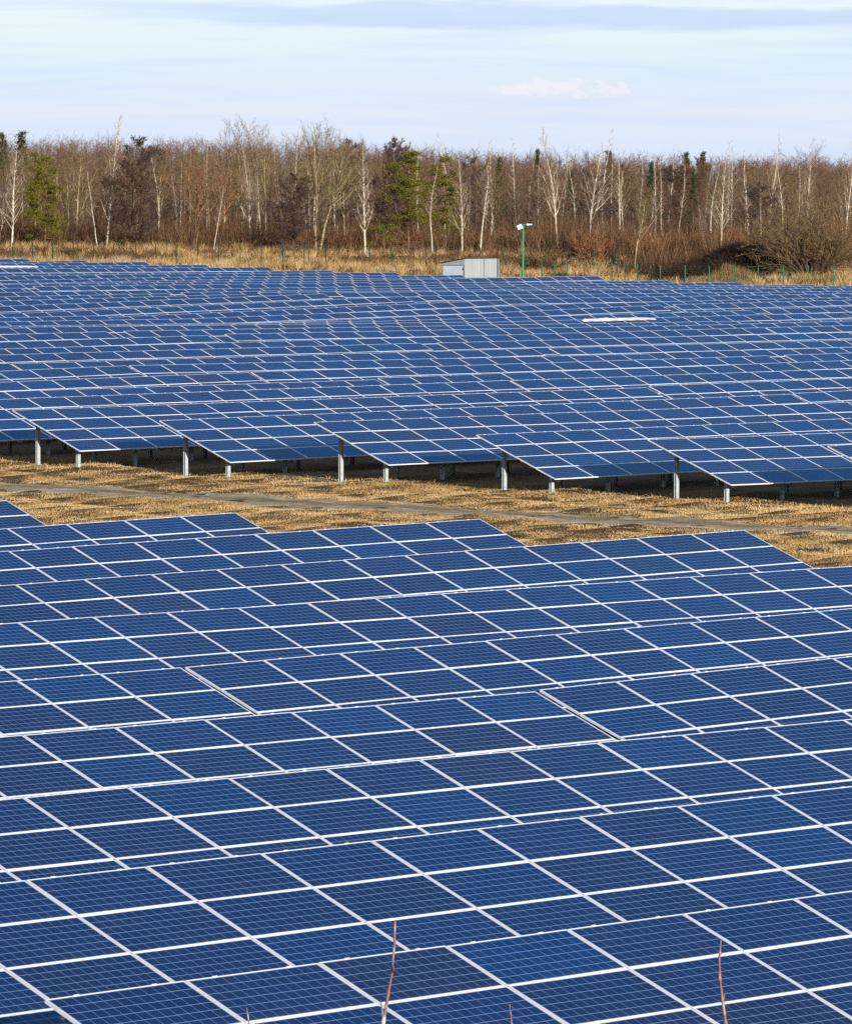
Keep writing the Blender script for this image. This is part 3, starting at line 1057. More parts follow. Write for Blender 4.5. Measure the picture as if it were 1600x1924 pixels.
def cone_shape(u):
    return max(0.16, 1.06 - u)


def round_shape(u):
    return 0.55 + .55 * math.sin(min(max(u, 0), 1) * 3.0)


BIRCH = [dict(len=.97, r=.13, seg=11, wob=.028, up=.02, to='t', tip=.10),
         dict(n=40, **{'from': .20}, to_u=.985, ang=40, len=.30, rad=.40, rmin=.016, seg=5, wob=.05, up=.055, to='b', tip=.25, shape=cone_shape),
         dict(n=7, **{'from': .2}, ang=38, len=.45, rad=.5, rmin=.009, seg=3, wob=.12, up=.02, to='w', tip=.4),
         dict(n=6, **{'from': .1}, ang=40, len=.60, rad=.7, rmin=.006, seg=2, wob=.16, up=-.06, to='w', tip=.3)]
BIRCH_B = [dict(len=.97, r=.14, seg=11, wob=.035, up=.02, to='t', tip=.10),
           dict(n=26, **{'from': .28}, to_u=.98, ang=34, len=.42, rad=.45, rmin=.020, seg=6, wob=.05, up=.075, to='b', tip=.2, shape=cone_shape),
           dict(n=8, **{'from': .15}, ang=34, len=.42, rad=.5, rmin=.010, seg=3, wob=.1, up=.03, to='w', tip=.4),
           dict(n=6, **{'from': .1}, ang=38, len=.55, rad=.7, rmin=.006, seg=2, wob=.16, up=-.02, to='w', tip=.3)]
SLIM = [dict(len=.98, r=.085, seg=10, wob=.055, up=.02, to='t', tip=.12),
        dict(n=26, **{'from': .42}, to_u=.985, ang=36, len=.18, rad=.4, rmin=.012, seg=4, wob=.06, up=.06, to='b', tip=.3, shape=cone_shape),
        dict(n=5, **{'from': .15}, ang=38, len=.5, rad=.6, rmin=.008, seg=2, wob=.12, up=.02, to='w', tip=.4),
        dict(n=5, **{'from': .1}, ang=40, len=.6, rad=.7, rmin=.006, seg=2, wob=.16, up=-.05, to='w', tip=.3)]
ASPEN = [dict(len=.80, r=.15, seg=9, wob=.055, up=.02, to='t', tip=.22),
         dict(n=17, **{'from': .34}, to_u=.99, ang=32, len=.46, rad=.5, rmin=.026, seg=5, wob=.07, up=.07, to='b', tip=.3, shape=round_shape),
         dict(n=7, **{'from': .2}, ang=34, len=.42, rad=.55, rmin=.014, seg=4, wob=.09, up=.05, to='b', tip=.4),
         dict(n=7, **{'from': .15}, ang=36, len=.48, rad=.6, rmin=.009, seg=2, wob=.14, up=.03, to='w', tip=.4),
         dict(n=4, **{'from': .2}, ang=36, len=.55, rad=.7, rmin=.006, seg=2, wob=.16, up=.03, to='w', tip=.3)]
ALDER = [dict(len=.92, r=.16, seg=9, wob=.04, up=.02, to='t', tip=.15),
         dict(n=34, **{'from': .10}, to_u=.99, ang=64, len=.36, rad=.42, rmin=.03, seg=5, wob=.08, up=.04, to='b', tip=.3, shape=lambda u: max(.30, 1.08 - .75 * u)),
         dict(n=10, **{'from': .15}, ang=48, len=.42, rad=.55, rmin=.018, seg=3, wob=.14, up=.04, to='b', tip=.5),
         dict(n=10, **{'from': .1}, ang=46, len=.55, rad=.7, rmin=.016, seg=2, wob=.22, up=.04, to='w', tip=.6),
         dict(n=4, **{'from': .1}, ang=50, len=.6, rad=.9, rmin=.014, seg=1, wob=.2, up=.03, to='w', tip=.7)]
BROWN = [dict(len=.72, r=.14, seg=8, wob=.05, up=.02, to='t', tip=.25),
         dict(n=16, **{'from': .22}, to_u=.99, ang=42, len=.52, rad=.5, rmin=.024, seg=5, wob=.09, up=.05, to='b', tip=.3, shape=round_shape),
         dict(n=7, **{'from': .2}, ang=40, len=.44, rad=.55, rmin=.014, seg=3, wob=.12, up=.03, to='b', tip=.4),
         dict(n=8, **{'from': .1}, ang=42, len=.50, rad=.65, rmin=.009, seg=2, wob=.18, up=.03, to='w', tip=.4),
         dict(n=3, **{'from': .2}, ang=42, len=.55, rad=.8, rmin=.007, seg=1, wob=.16, up=.02, to='w', tip=.4)]
WILLOW = [dict(len=.72, r=.10, seg=6, wob=.09, up=.03, to='t', tip=.3, spread=.85),
          dict(n=10, **{'from': .15}, ang=36, len=.50, rad=.5, rmin=.02, seg=4, wob=.10, up=.04, to='b', tip=.35),
          dict(n=7, **{'from': .15}, ang=34, len=.50, rad=.6, rmin=.012, seg=3, wob=.11, up=.06, to='b', tip=.4),
          dict(n=8, **{'from': .1}, ang=32, len=.60, rad=.7, rmin=.009, seg=2, wob=.14, up=.06, to='w', tip=.4)]
SHRUB = [dict(len=.62, r=.035, seg=4, wob=.10, up=.06, to='t', tip=.4, spread=.8),
         dict(n=9, **{'from': .1}, ang=28, len=.55, rad=.6, rmin=.012, seg=3, wob=.10, up=.08, to='b', tip=.4),
         dict(n=9, **{'from': .1}, ang=30, len=.55, rad=.7, rmin=.009, seg=2, wob=.14, up=.06, to='w', tip=.4)]
PINE = [dict(len=.95, r=.16, seg=9, wob=.04, up=.03, to='t', tip=.12),
        dict(n=26, **{'from': .12}, to_u=.99, ang=66, len=.27, rad=.36, rmin=.025, seg=4, wob=.12, up=.06, to='b', tip=.3, shape=lambda u: (0.30 + .95 * abs(math.sin(u * 7.6 + .3))) * max(.34, 1.12 - .72 * u)),
        dict(n=5, **{'from': .40}, ang=44, len=.45, rad=.5, rmin=.014, seg=2, wob=.16, up=.09, to='b', tip=.4)]
SPRUCE = [dict(len=.98, r=.12, seg=8, wob=.012, up=.03, to='t', tip=.1),
          dict(n=70, **{'from': .10}, to_u=.99, ang=82, len=.17, rad=.3, rmin=.014, seg=2, wob=.06, up=-.02, to='b', tip=.3, shape=cone_shape)]


def needle_extra(size, per, wide, flat):
    def f(R, out):
        rg = np.random.default_rng(R.randrange(10 ** 6))
        B = np.array(out['b'].b); A = np.array(out['b'].a); rb = np.array(out['b'].rb)
        sel = rb < np.quantile(rb, .62)
        C = (A[sel] + (B[sel] - A[sel]) * rg.uniform(.3, 1, (sel.sum(), 1)))
        drop = rg.random(len(C)) < .86
        C = C[drop]
        s = size * rg.uniform(.55, 1.25, len(C))
        P = C[:, None, :] + rg.normal(size=(len(C), per, 3)) * (s[:, None, None] * np.array([.48, .48, .48 * flat]))
        P = P.reshape(-1, 3)
        n = len(P)
        d = rg.normal(size=(n, 3)); d[:, 2] = np.abs(d[:, 2]) * .8 + .1; d /= np.linalg.norm(d, axis=1, keepdims=True)
        u = np.cross(d, rg.normal(size=(n, 3))); u /= np.linalg.norm(u, axis=1, keepdims=True)
        l = rg.uniform(.7, 1.3, (n, 1)) * max(wide * 2.4, .20)
        V = np.stack([P - u * wide / 2, P + u * wide / 2, P + d * l], 1)
        return V.reshape(-1, 3), np.arange(3 * n).reshape(n, 3)
    return f


PROTO = {}


def protos():
    def add(key, name, *versions):
        PROTO[key] = (name, list(versions))
    mb = (M['birchbark'], M['birchbranch'], M['birchtwig'])
    add('birch', 'birch_tree', *[tree_meshes('birch', s, BIRCH if s % 2 else BIRCH_B, mb) for s in (1, 2, 3, 4)])
    add('slim', 'slender_birch', *[tree_meshes('slim_birch', s, SLIM, mb) for s in (11, 12, 13)])
    add('aspen', 'bare_tree', *[tree_meshes('aspen', s, ASPEN, (M['palebark'], M['olivebranch'], M['olivetwig'])) for s in (21, 22, 23)])
    add('alder', 'alder_tree', *[tree_meshes('alder', s, ALDER, (M['darkbark'], M['darktwig'], M['darktwig'])) for s in (31, 32)])
    add('brown', 'bare_tree', *[tree_meshes('brown', s, BROWN, (M['brownbark'], M['brownbark'], M['browntwig'])) for s in (41, 42, 43)])
    add('rust', 'rusty_tree', tree_meshes('rusty', 51, ASPEN, (M['brownbark'], M['rusttwig'], M['rusttwig'])))
    add('willow', 'willow_bush', tree_meshes('willow', 61, WILLOW, (M['darkbark'], M['brownbark'], M['willowtwig']), 8.0, None, 26))
    add('shrub', 'shrub', tree_meshes('shrub', 71, SHRUB, (M['browntwig'], M['browntwig'], M['browntwig']), 3.0, None, 16),)
    add('rustshrub', 'shrub', tree_meshes('rustshrub', 72, SHRUB, (M['rusttwig'], M['rusttwig'], M['rusttwig']), 3.0, None, 16))
    pm = (M['pinebark'], M['pinebark'], M['pinebark'], M['needles'])
    add('pine', 'pine_tree', *[tree_meshes('pine', s, PINE, pm, 12.0, needle_extra(.92, 200, .06, .36)) for s in (81, 83)])
    add('spruce', 'spruce_tree', tree_meshes('spruce', 91, SPRUCE, (M['pinebark'], M['pinebark'], M['pinebark'], M['spruce']), 12.0, needle_extra(.42, 40, .10, .8)))


protos()


def top_of(me):
    co = np.empty(len(me.vertices) * 3, dtype=np.float32)
    me.vertices.foreach_get('co', co)
    return float(co[2::3].max())


TOPS = {k: [max(top_of(a), top_of(b)) for a, b in v[1]] for k, v in PROTO.items()}


def plant(key, ver, px, Y, ytop, label, group=None, wide=1.0, lean=0.0, rot=None, cat='tree'):
    name, vers = PROTO[key]
    trunk, crown = vers[ver % len(vers)]
    x = at(px, Y)
    g = float(ground_z(np.array([x]), np.array([Y]))[0])
    H = (Y_H - ytop) * Y / F_PX + ZC - g
    s = H / TOPS[key][ver % len(vers)]
    o = empty(name, (x, Y, g), label, cat, group, (0, math.radians(lean), 0))
    zr = rot if rot is not None else random.random() * 6.28
    for nm, me in (('trunk', trunk), ('crown', crown)):
        c = part(nm, me, o, (0, 0, 0), (0, 0, zr))
    o.scale = (s * wide, s * wide, s)
    return o


SINGLES = [
    # kind, version, column, distance, top row, label, width, lean
    ('birch', 0, 22, 553, 262, 'white branching birch left of the two-tiered pine', .95, 0),
    ('birch', 1, 2, 560, 300, 'white birch cut by the left edge of the photo', .9, 0),
    ('pine', 0, 84, 552, 286, 'green two-tiered pine at the left of the wood', .88, -2),
    ('pine', 1, 70, 557, 280, 'slim dark pine top rising behind the two-tiered pine', .62, 0),
    ('aspen', 0, 143, 575, 246, 'pale olive bare tree between the left pine and the leaning grey tree', .8, 0),
    ('slim', 0, 184, 553, 318, 'grey slender tree leaning left beside the dark alder', .9, -9),
    ('birch', 2, 200, 556, 213, 'tall birch with its crown above the skyline, in front of the dark alder', .8, 0),
    ('alder', 0, 247, 553, 252, 'broad dark purple-brown alder at the left of the wood', 1.12, 0),
    ('slim', 1, 298, 575, 285, 'thin white birch just right of the broad dark alder', .9, 0),
    ('slim', 2, 337, 572, 300, 'thin white birch left of the rusty tree', .9, 0),
    ('rust', 0, 362, 556, 284, 'rusty orange bare tree near the left of the wood', 1.0, 0),
    ('rust', 0, 398, 561, 300, 'smaller rusty bare tree right of the rusty orange one', .95, 3),
    ('aspen', 1, 420, 562, 262, 'olive bare tree right of the rusty tree', .8, 0),
    ('slim', 0, 401, 552, 345, 'pale slender trunk leaning right beside the rusty tree', .9, 8),
    ('aspen', 2, 456, 566, 208, 'tallest olive bare tree, its round crown standing above the skyline', .95, 0),
    ('birch', 3, 470, 560, 268, 'yellowish birch under the tallest olive crown', .7, 0),
    ('aspen', 0, 500, 572, 222, 'bare tree just right of the tallest olive crown', .7, 0),
    ('alder', 1, 548, 552, 322, 'low dark alder left of the twin pale trunks', 1.25, 0),
    ('aspen', 2, 593, 554, 214, 'left one of the twin pale trunks with a broad olive crown', .85, -1),
    ('aspen', 1, 600, 555, 236, 'right one of the twin pale trunks, leaning right', .85, 3),
    ('aspen', 0, 648, 566, 238, 'olive bare tree between the twin trunks and the bright white birch', .85, 0),
    ('birch', 0, 686, 549, 263, 'bright white birch with open branches, left of the broad pine', .88, -1),
    ('alder', 0, 742, 566, 254, 'dark bare tree behind the left side of the broad pine', .8, 0),
    ('pine', 1, 768, 556, 278, 'broad olive-green pine near the middle of the wood', 1.15, 0),
    ('pine', 0, 826, 572, 288, 'dull green pine half hidden right of the broad pine', 1.1, 0),
    ('slim', 1, 812, 553, 305, 'thin pale birch right of the broad pine', .9, 0),
    ('birch', 2, 868, 556, 286, 'white birch leaning right behind the metal shed', .75, 2),
    ('slim', 2, 901, 555, 300, 'white birch behind the right end of the metal shed', 1.2, 2),
    ('brown', 0, 965, 566, 300, 'dark brown bare tree behind the green lamp post', 1.0, 0),
    ('slim', 0, 925, 590, 262, 'slender birch between the shed and the lamp post', 1.0, 0),
    ('birch', 3, 1047, 562, 236, 'tall white birch with its tip above the skyline right of the lamp post', .85, -1),
    ('birch', 1, 1109, 566, 262, 'white birch with broad upswept branches right of the lamp post', .9, 0),
    ('slim', 1, 1132, 590, 240, 'slender birch whose thin top stands above the broad upswept birch', .9, 0),
    ('slim', 2, 1166, 575, 276, 'slender white birch left of the pale leaning tree', .9, 0),
    ('aspen', 1, 1192, 540, 330, 'pale many-branched tree above the fence corner', .75, 2),
    ('rustshrub', 0, 1112, 545, 420, 'rusty shrub in front of the broad upswept birch', 1.0, 0),
    ('slim', 0, 1232, 580, 300, 'left one of three slender birches left of the narrow spruce', .9, 0),
    ('slim', 1, 1243, 578, 312, 'middle one of three slender birches left of the narrow spruce', .9, 2),
    ('slim', 2, 1270, 580, 306, 'right one of three slender birches left of the narrow spruce', .9, 3),
    ('spruce', 0, 1302, 575, 318, 'narrow dark green spruce among slender birches', .7, 0),
    ('spruce', 0, 1224, 590, 300, 'dull spruce top behind the slender birches', .8, 0),
    ('spruce', 0, 936, 600, 292, 'dark spruce top above the metal shed', .9, 0),
    ('spruce', 0, 1072, 595, 318, 'dull spruce between the two large birches right of the lamp', .8, 0),
    ('slim', 1, 1335, 566, 318, 'white birch close left of the bright white birch by the bramble', 1.1, 0),
    ('birch', 0, 1353, 553, 272, 'bright white birch rising behind the dark bramble', .72, 1),
    ('birch', 3, 1322, 556, 380, 'small white birch at the left of the dark bramble', .8, 0),
    ('alder', 1, 1428, 575, 340, 'dark crooked tree left of the big willow bush', 1.1, 0),
    ('slim', 2, 1408, 590, 280, 'pale birch trunk above the dark crooked tree', 1.0, 0),
    ('slim', 0, 1430, 552, 376, 'short white trunk beside the dark crooked tree', 1.0, 0),
    ('birch', 1, 1444, 600, 247, 'birch with a thin crown above the skyline, left of the willow bush', .6, 0),
    ('birch', 2, 1513, 600, 257, 'birch with a yellow trunk above the big willow bush', .6, 0),
    ('birch', 3, 1586, 592, 258, 'birch leaning at the right edge above the willow bush', .65, 2),
    ('slim', 1, 1472, 590, 298, 'thin birch left above the big willow bush', 1.0, 0),
    ('slim', 2, 1495, 588, 306, 'short thin birch directly above the big willow bush', 1.0, 0),
    ('slim', 0, 1374, 600, 262, 'slender birch behind the bright birch by the bramble', 1.0, 0),
    ('slim', 2, 972, 600, 256, 'slender birch whose pale top stands above the lamp post', 1.1, 0),
    ('slim', 1, 842, 600, 248, 'slender birch whose top stands above the shed', 1.1, 0),
    ('willow', 0, 1524, 505, 338, 'big round brown willow bush at the right edge', 1.0, 0),
    ('spruce', 0, 6, 690, 246, 'far spruce top at the left edge of the skyline', 1.0, 0),
    ('spruce', 0, 40, 690, 243, 'far spruce top on the skyline above the left pine', 1.1, 0),
    ('spruce', 0, 1008, 690, 277, 'far spruce top on the skyline left of the tall birch', .9, 0),
    ('spruce', 0, 1145, 690, 280, 'far spruce top on the skyline right of the upswept birch', 1.2, 0),
    ('spruce', 0, 1290, 690, 283, 'far spruce top on the skyline above the narrow spruce', 1.0, 0),
    ('spruce', 0, 1319, 690, 282, 'far spruce top on the skyline above the bramble birch', .9, 0),
]


def build_wood():
    for i, (k, v, px, Y, yt, lab, wd, ln) in enumerate(SINGLES):
        plant(k, v, px, Y, yt, lab, None, wd, ln, rot=(i * 1.7) % 6.28, cat='shrub' if k in ('willow', 'rustshrub') else 'tree')
    R = random.Random(21)
    sky = lambda px: np.interp(px, [-60, 0, 150, 330, 380, 480, 640, 700, 830, 1000, 1200, 1660], [262, 258, 262, 270, 258, 246, 250, 268, 268, 284, 290, 296])
    kinds = [('brown', 'bare_tree', 'brown bare tree standing deep among the others in the wood', .50),
             ('aspen', 'bare_tree', 'pale olive bare tree standing deep among the others in the wood', .20),
             ('slim', 'slender_birch', 'slender white birch standing deep among the others in the wood', .21),
             ('alder', 'alder_tree', 'dark bare tree standing deep among the others in the wood', .09)]
    for i in range(150):
        px = -50 + 1700 * (i + R.random()) / 150
        Y = 572 + 105 * ((i * 0.618) % 1.0)
        u = R.random(); acc = 0
        for k in kinds:
            acc += k[3]
            if u <= acc: break
        olive = 380 < px < 680
        if olive and k[0] == 'brown' and R.random() < .6: k = kinds[1]
        yt = float(sky(px)) + R.gauss(6, 17) + (Y < 600) * R.uniform(0, 40)
        plant(k[0], R.randrange(3), px, Y, yt, k[2], 'trees deep in the wood: ' + k[0].replace('slim', 'slender birch').replace('aspen', 'pale'), R.uniform(.75, 1.05), R.gauss(0, 1.5), rot=R.random() * 6.28)
    # shrubs along the edge of the wood
    for i in range(46):
        px = -40 + 1680 * (i + R.random()) / 46
        Y = R.uniform(556, 575) if px < 1200 else R.uniform(545, 565)
        rust = R.random() < .25
        plant('rustshrub' if rust else 'shrub', 0, px, Y, 425 + R.uniform(-14, 22), ('rusty' if rust else 'brown') + ' leafless shrub at the foot of the wood', 'shrubs at the foot of the wood' if not rust else 'rusty shrubs at the foot of the wood', R.uniform(.8, 1.5), 0, R.random() * 6.28, 'shrub')

    # low scrub scattered through the tall grass
    for i in range(34):
        px = -30 + 1240 * (i + R.random()) / 34
        Y = R.uniform(536, 556)
        plant('shrub', 0, px, Y, R.uniform(449, 471), 'small brown shrub among the tall yellow grass behind the fence', 'small shrubs in the tall grass', R.uniform(.9, 1.9), 0, R.random() * 6.28, 'shrub')


build_wood()


def ribbons(name, A, B, wa, wb, mat):
    D = B - A
    U = np.cross(D, rng.normal(size=A.shape)); U /= np.linalg.norm(U, axis=1, keepdims=True) + 1e-9
    V = np.stack([A - U * wa[:, None], A + U * wa[:, None], B + U * wb[:, None], B - U * wb[:, None]], 1)
    return link(bpy.data.objects.new(name, mesh_np(name, V.reshape(-1, 3), [np.arange(len(A) * 4).reshape(-1, 4)], [mat])))


def build_masses():
    # brushwood standing under and between the trees
    n = 110000
    px = rng.uniform(-80, 1680, n); Y = np.interp(px, [-80, 900, 1150, 1250, 1350, 1680], [556, 556, 545, 520, 524, 518]) + 150 * rng.random(n) ** 1.5
    X = (px - X_C) / F_PX * Y
    d = vnoise(X, Y, 4, 12)
    keep = rng.random(n) < np.clip(d * 1.4, .1, 1)
    X, Y, d = X[keep], Y[keep], d[keep]
    Z = ground_z(X, Y)
    h = rng.uniform(.8, 3.4, len(X)) * (.5 + d)
    A = np.stack([X, Y, Z], 1)
    B = A + np.stack([rng.normal(0, .28, len(X)) * h, rng.normal(0, .28, len(X)) * h, h], 1)
    tag(ribbons('undergrowth', A, B, rng.uniform(.012, .035, len(X)), np.full(len(X), .004), M['brush']), kind='stuff')
    # the wood further back: trunks and a haze of twigs with a ragged top
    n = 2600
    px = rng.uniform(-100, 1700, n); Y = rng.uniform(700, 860, n)
    X = (px - X_C) / F_PX * Y
    Z = ground_z(X, Y)
    top = (Y_H - np.interp(px, [-100, 0, 330, 480, 640, 830, 1000, 1200, 1700], [263, 261, 264, 264, 267, 281, 287, 292, 299])) * Y / F_PX + ZC
    H = (top - Z) * rng.uniform(.78, 1.0, n) * (0.90 + .14 * vnoise(X, Y, 7, 5))
    A = np.stack([X, Y, Z], 1)
    B = A + np.stack([rng.normal(0, .03, n) * H, rng.normal(0, .03, n) * H, H], 1)
    tA, tB, ta, tb = [A], [B], [rng.uniform(.06, .13, n)], [np.full(n, .02)]
    m = 46
    u = rng.uniform(.25, 1.0, (n, m)) ** .8
    P = A[:, None] + (B - A)[:, None] * u[..., None]
    L = H[:, None] * (.10 + .22 * (1.05 - u))
    az = rng.uniform(0, 6.28, (n, m)); elv = rng.normal(.75, .25, (n, m))
    Dv = np.stack([np.cos(az) * np.cos(elv), np.sin(az) * np.cos(elv), np.sin(elv)], -1)
    Q = P + Dv * (L * rng.uniform(.5, 1.1, (n, m)))[..., None]
    tA.append(P.reshape(-1, 3)); tB.append(Q.reshape(-1, 3)); ta.append(rng.uniform(.012, .028, n * m)); tb.append(np.full(n * m, .004))
    # side twigs
    k = rng.integers(0, n * m, 220000)
    P2 = P.reshape(-1, 3)[k]; Q2 = Q.reshape(-1, 3)[k]
    S = P2 + (Q2 - P2) * rng.uniform(.2, 1, (len(k), 1))
    E = S + (Q2 - P2) * .35 + rng.normal(0, .32, (len(k), 3))
    tA.append(S); tB.append(E); ta.append(np.full(len(k), .012)); tb.append(np.full(len(k), .004))
    tag(ribbons('distant_wood', np.concatenate(tA), np.concatenate(tB), np.concatenate(ta), np.concatenate(tb), M['farbrush']), kind='stuff')
    # dark bramble thicket in front of the wood on the right
    n = 60000
    u = rng.uniform(-1, 1, n); v = rng.uniform(-1, 1, n)
    ok = u * u + v * v < 1
    u, v = u[ok], v[ok]
    cx = at(1352, 512)
    X = cx + u * 5.8; Y = 512 + v * 4.5
    Z = ground_z(X, Y)
    prof = np.interp(u, [-1, -.7, -.3, 0, .35, .7, 1], [.6, .95, 1.3, 2.0, 2.45, 2.2, 1.4]) * np.sqrt(np.clip(1 - v * v, .05, 1)) * 1.75
    A = np.stack([X, Y, Z + prof * rng.uniform(0, .75, len(X))], 1)
    a = rng.uniform(0, 6.28, len(X))
    l = rng.uniform(.4, 1.2, len(X)) * np.where(rng.random(len(X)) < .12, 1.8, 1)
    B = A + np.stack([np.cos(a) * l * .6, np.sin(a) * l * .6, rng.uniform(.1, .75, len(X)) * l], 1)
    tag(ribbons('bramble_thicket', A, B, rng.uniform(.012, .03, len(X)), np.full(len(X), .005), M['bramble']), 'low dark bramble thicket in front of the wood on the right', 'thicket')
    # reddish scrub in front of it
    n = 9000
    px = rng.uniform(1290, 1420, n); Y = rng.uniform(500, 509, n)
    X = (px - X_C) / F_PX * Y; Z = ground_z(X, Y)
    h = rng.uniform(.4, 1.5, n) * (.35 + vnoise(X, Y, 2.0, 8)) * np.interp(px, [1290, 1330, 1380, 1420], [.5, 1, 1, .5])
    A = np.stack([X, Y, Z], 1); B = A + np.stack([rng.normal(0, .18, n) * h, rng.normal(0, .18, n) * h, h], 1)
    tag(ribbons('scrub', A, B, rng.uniform(.010, .022, n), np.full(n, .004), M['willowtwig']), 'upright brownish scrub in front of the dark bramble thicket', 'shrub')


build_masses()


# ------------------------------------------------------------------ fences
def build_fence(label, P, h, mat):
    pts = [np.array(p, float) for p in P]
    o = empty('mesh_fence', (pts[0][0], pts[0][1], 0), label, 'fence')
    off = pts[0]
    pb = MB()
    pb.box((-.05, -.05, -.4), (.05, .05, h), 0)
    pb.box((-.06, -.06, h), (.06, .06, h + .04), 0)
    pm = pb.mesh('fence_post', [mat])
    g = ground_z(np.array([p[0] for p in pts]), np.array([p[1] for p in pts]))
    for p, z in zip(pts, g):
        part('post', pm, o, (p[0] - off[0], p[1] - off[1], float(z)))
    w = MB()
    for a, b, za, zb in zip(pts[:-1], pts[1:], g[:-1], g[1:]):
        for k in range(11):
            hh = .08 + k * (h - .16) / 10
            w.tube([(a[0] - off[0], a[1] - off[1], za + hh), (b[0] - off[0], b[1] - off[1], zb + hh)], .0035 if k % 5 else .006, 3, cap=False)
        for k in range(1, 12):
            u = k / 12
            x, y, z = a[0] + (b[0] - a[0]) * u - off[0], a[1] + (b[1] - a[1]) * u - off[1], za + (zb - za) * u
            w.tube([(x, y, z + .06), (x, y, z + h - .06)], .003, 3, cap=False)
    w.obj('wire_mesh', mat, o)


rear_px = [-53, -14, 24, 61, 99, 138, 176, 214, 255, 292, 331, 371, 410.5, 451, 491, 531, 571, 612, 653, 694, 735, 777, 818, 860, 902, 944, 987, 1030, 1071, 1115, 1159, 1202, 1245]
build_fence('long green mesh fence at the foot of the tall yellow grass, left and middle',
            [(at(p, Y), Y) for p, Y in zip(rear_px, np.interp(rear_px, [80, 600, 1030, 1245], [529, 529, 533, 530]))], 2.2, M['darkgreen'])
front_px = [1017, 1042, 1065, 1097, 1122, 1149, 1173, 1197, 1222, 1240, 1287, 1332, 1377, 1424, 1471, 1518, 1565, 1612, 1659]
build_fence('green mesh fence turning along the right end of the field',
            [(at(p, Y), Y) for p, Y in zip(front_px, np.interp(front_px, [1017, 1240, 1565, 1700], [518, 498, 495, 493]))], 2.35, M['greenpaint'])


# ------------------------------------------------------------------ shed, lamp post, sheets, stems
def corrugated(mb, a, b, z0a, z1a, z0b, z1b, m=0, n=26, amp=.018):
    """ribbed sheet standing on the line a-b"""
    a = np.array(a, float); b = np.array(b, float)
    d = (b - a) / np.linalg.norm(b - a); nn = np.array([d[1], -d[0]])
    V, Q = [], []
    for k in range(n * 4 + 1):
        u = k / (n * 4)
        p = a + (b - a) * u + nn * amp * (0, 1, 1, 0)[k % 4]
        V += [(p[0], p[1], z0a + (z0b - z0a) * u), (p[0], p[1], z1a + (z1b - z1a) * u)]
    for k in range(n * 4):
        Q.append((2 * k, 2 * k + 2, 2 * k + 3, 2 * k + 1))
    mb.add(V, Q, m=m)


def build_shed():
    Y = 482.0
    x = at(873, Y)
    g = float(ground_z(np.array([x]), np.array([Y + 1]))[0])
    o = empty('metal_shed', (x, Y, g), 'grey corrugated metal shed with a sloping dark roof behind the solar tables', 'shed')
    top = (Y_H - 486) * Y / F_PX + ZC - g
    a1, a2 = math.radians(50), math.radians(141)
    R1 = np.array([math.cos(a1), math.sin(a1)]) * 4.80
    R2 = np.array([math.cos(a2), math.sin(a2)]) * 2.62
    drop = .42
    c0 = np.zeros(2); cr = R1; cl = R2; cb = R1 + R2
    b = MB(); corrugated(b, c0, cr, -.1, top, -.1, top, n=22); corrugated(b, cr, cb, -.1, top, -.1, top - drop, n=22)
    corrugated(b, cb, cl, -.1, top - drop, -.1, top - drop, n=22); corrugated(b, cl, c0, -.1, top - drop, -.1, top, n=22)
    b.obj('wall', M['shedwall'], o)
    d2 = R2 / np.linalg.norm(R2); n2 = np.array([-d2[1], d2[0]]) * 1.0
    if n2[1] > 0: n2 = -n2
    d1 = R1 / np.linalg.norm(R1); n1 = np.array([d1[1], -d1[0]])
    def slab(mb, p, q, z0, z1p, z1q, nrm, t0, t1, m=0):
        p = np.array(p); q = np.array(q)
        V = [(*(p + nrm * t), z) for t in (t0, t1) for z in (z0, z1p)] + [(*(q + nrm * t), z) for t in (t0, t1) for z in (z0, z1q)]
        mb.add(V, [(0, 1, 3, 2), (4, 6, 7, 5), (0, 4, 5, 1), (2, 3, 7, 6), (1, 5, 7, 3), (0, 2, 6, 4)], m=m)
    # door leaf on the left face
    L2 = np.linalg.norm(R2)
    dm = MB(); slab(dm, d2 * .14, d2 * (L2 - .16), .05, top - .62, top - .62, n2, .02, .055)
    door = dm.obj('door', M['sheddoor'], o)
    hm = MB()
    for z in (.5, top - 1.0):
        slab(hm, d2 * .10, d2 * .22, z, z + .16, z + .16, n2, .057, .085)
    hm.obj('hinge', M['rust'], door)
    fm = MB(); slab(fm, d2 * .06, d2 * (L2 - .1), top - .615, top - .565, top - .565, n2, .02, .07)
    slab(fm, d2 * .05, d2 * .115, .0, top - .57, top - .57, n2, .02, .072)
    fm.obj('door_frame', M['rust'], o)
    sm = MB(); slab(sm, d1 * 2.62, d1 * 2.70, .0, top - .02, top - .02, n1, .02, .035)
    sm.obj('seam', M['galv_dark'], o)
    # roof sheet overhanging on all sides
    e1, e2 = d1 * .18, d2 * .22
    P = [(-e1 - e2), (cr + e1 - e2), (cb + e1 + e2), (cl - e1 + e2)]
    zt = [top + .02 + .02, top + .02 + .02, top - drop + .02 - .02, top - drop + .02 - .02]
    rm = MB()
    V = [(*p, z) for p, z in zip(P, zt)] + [(*p, z + .07) for p, z in zip(P, zt)]
    rm.add(V, [(3, 2, 1, 0), (4, 5, 6, 7), (0, 1, 5, 4), (1, 2, 6, 5), (2, 3, 7, 6), (3, 0, 4, 7)])
    rm.obj('roof', M['roofdark'], o)


M['shedwall'] = simple('zinc_sheet', (0.33, 0.365, 0.385), 0.5, 0.1, 0.22, 1.6, 0.4, stretch=(1.5, 1.5, .25))
M['sheddoor'] = simple('zinc_door', (0.60, 0.67, 0.74), 0.5, 0.1, 0.15, 1.2, 0.4)
build_shed()


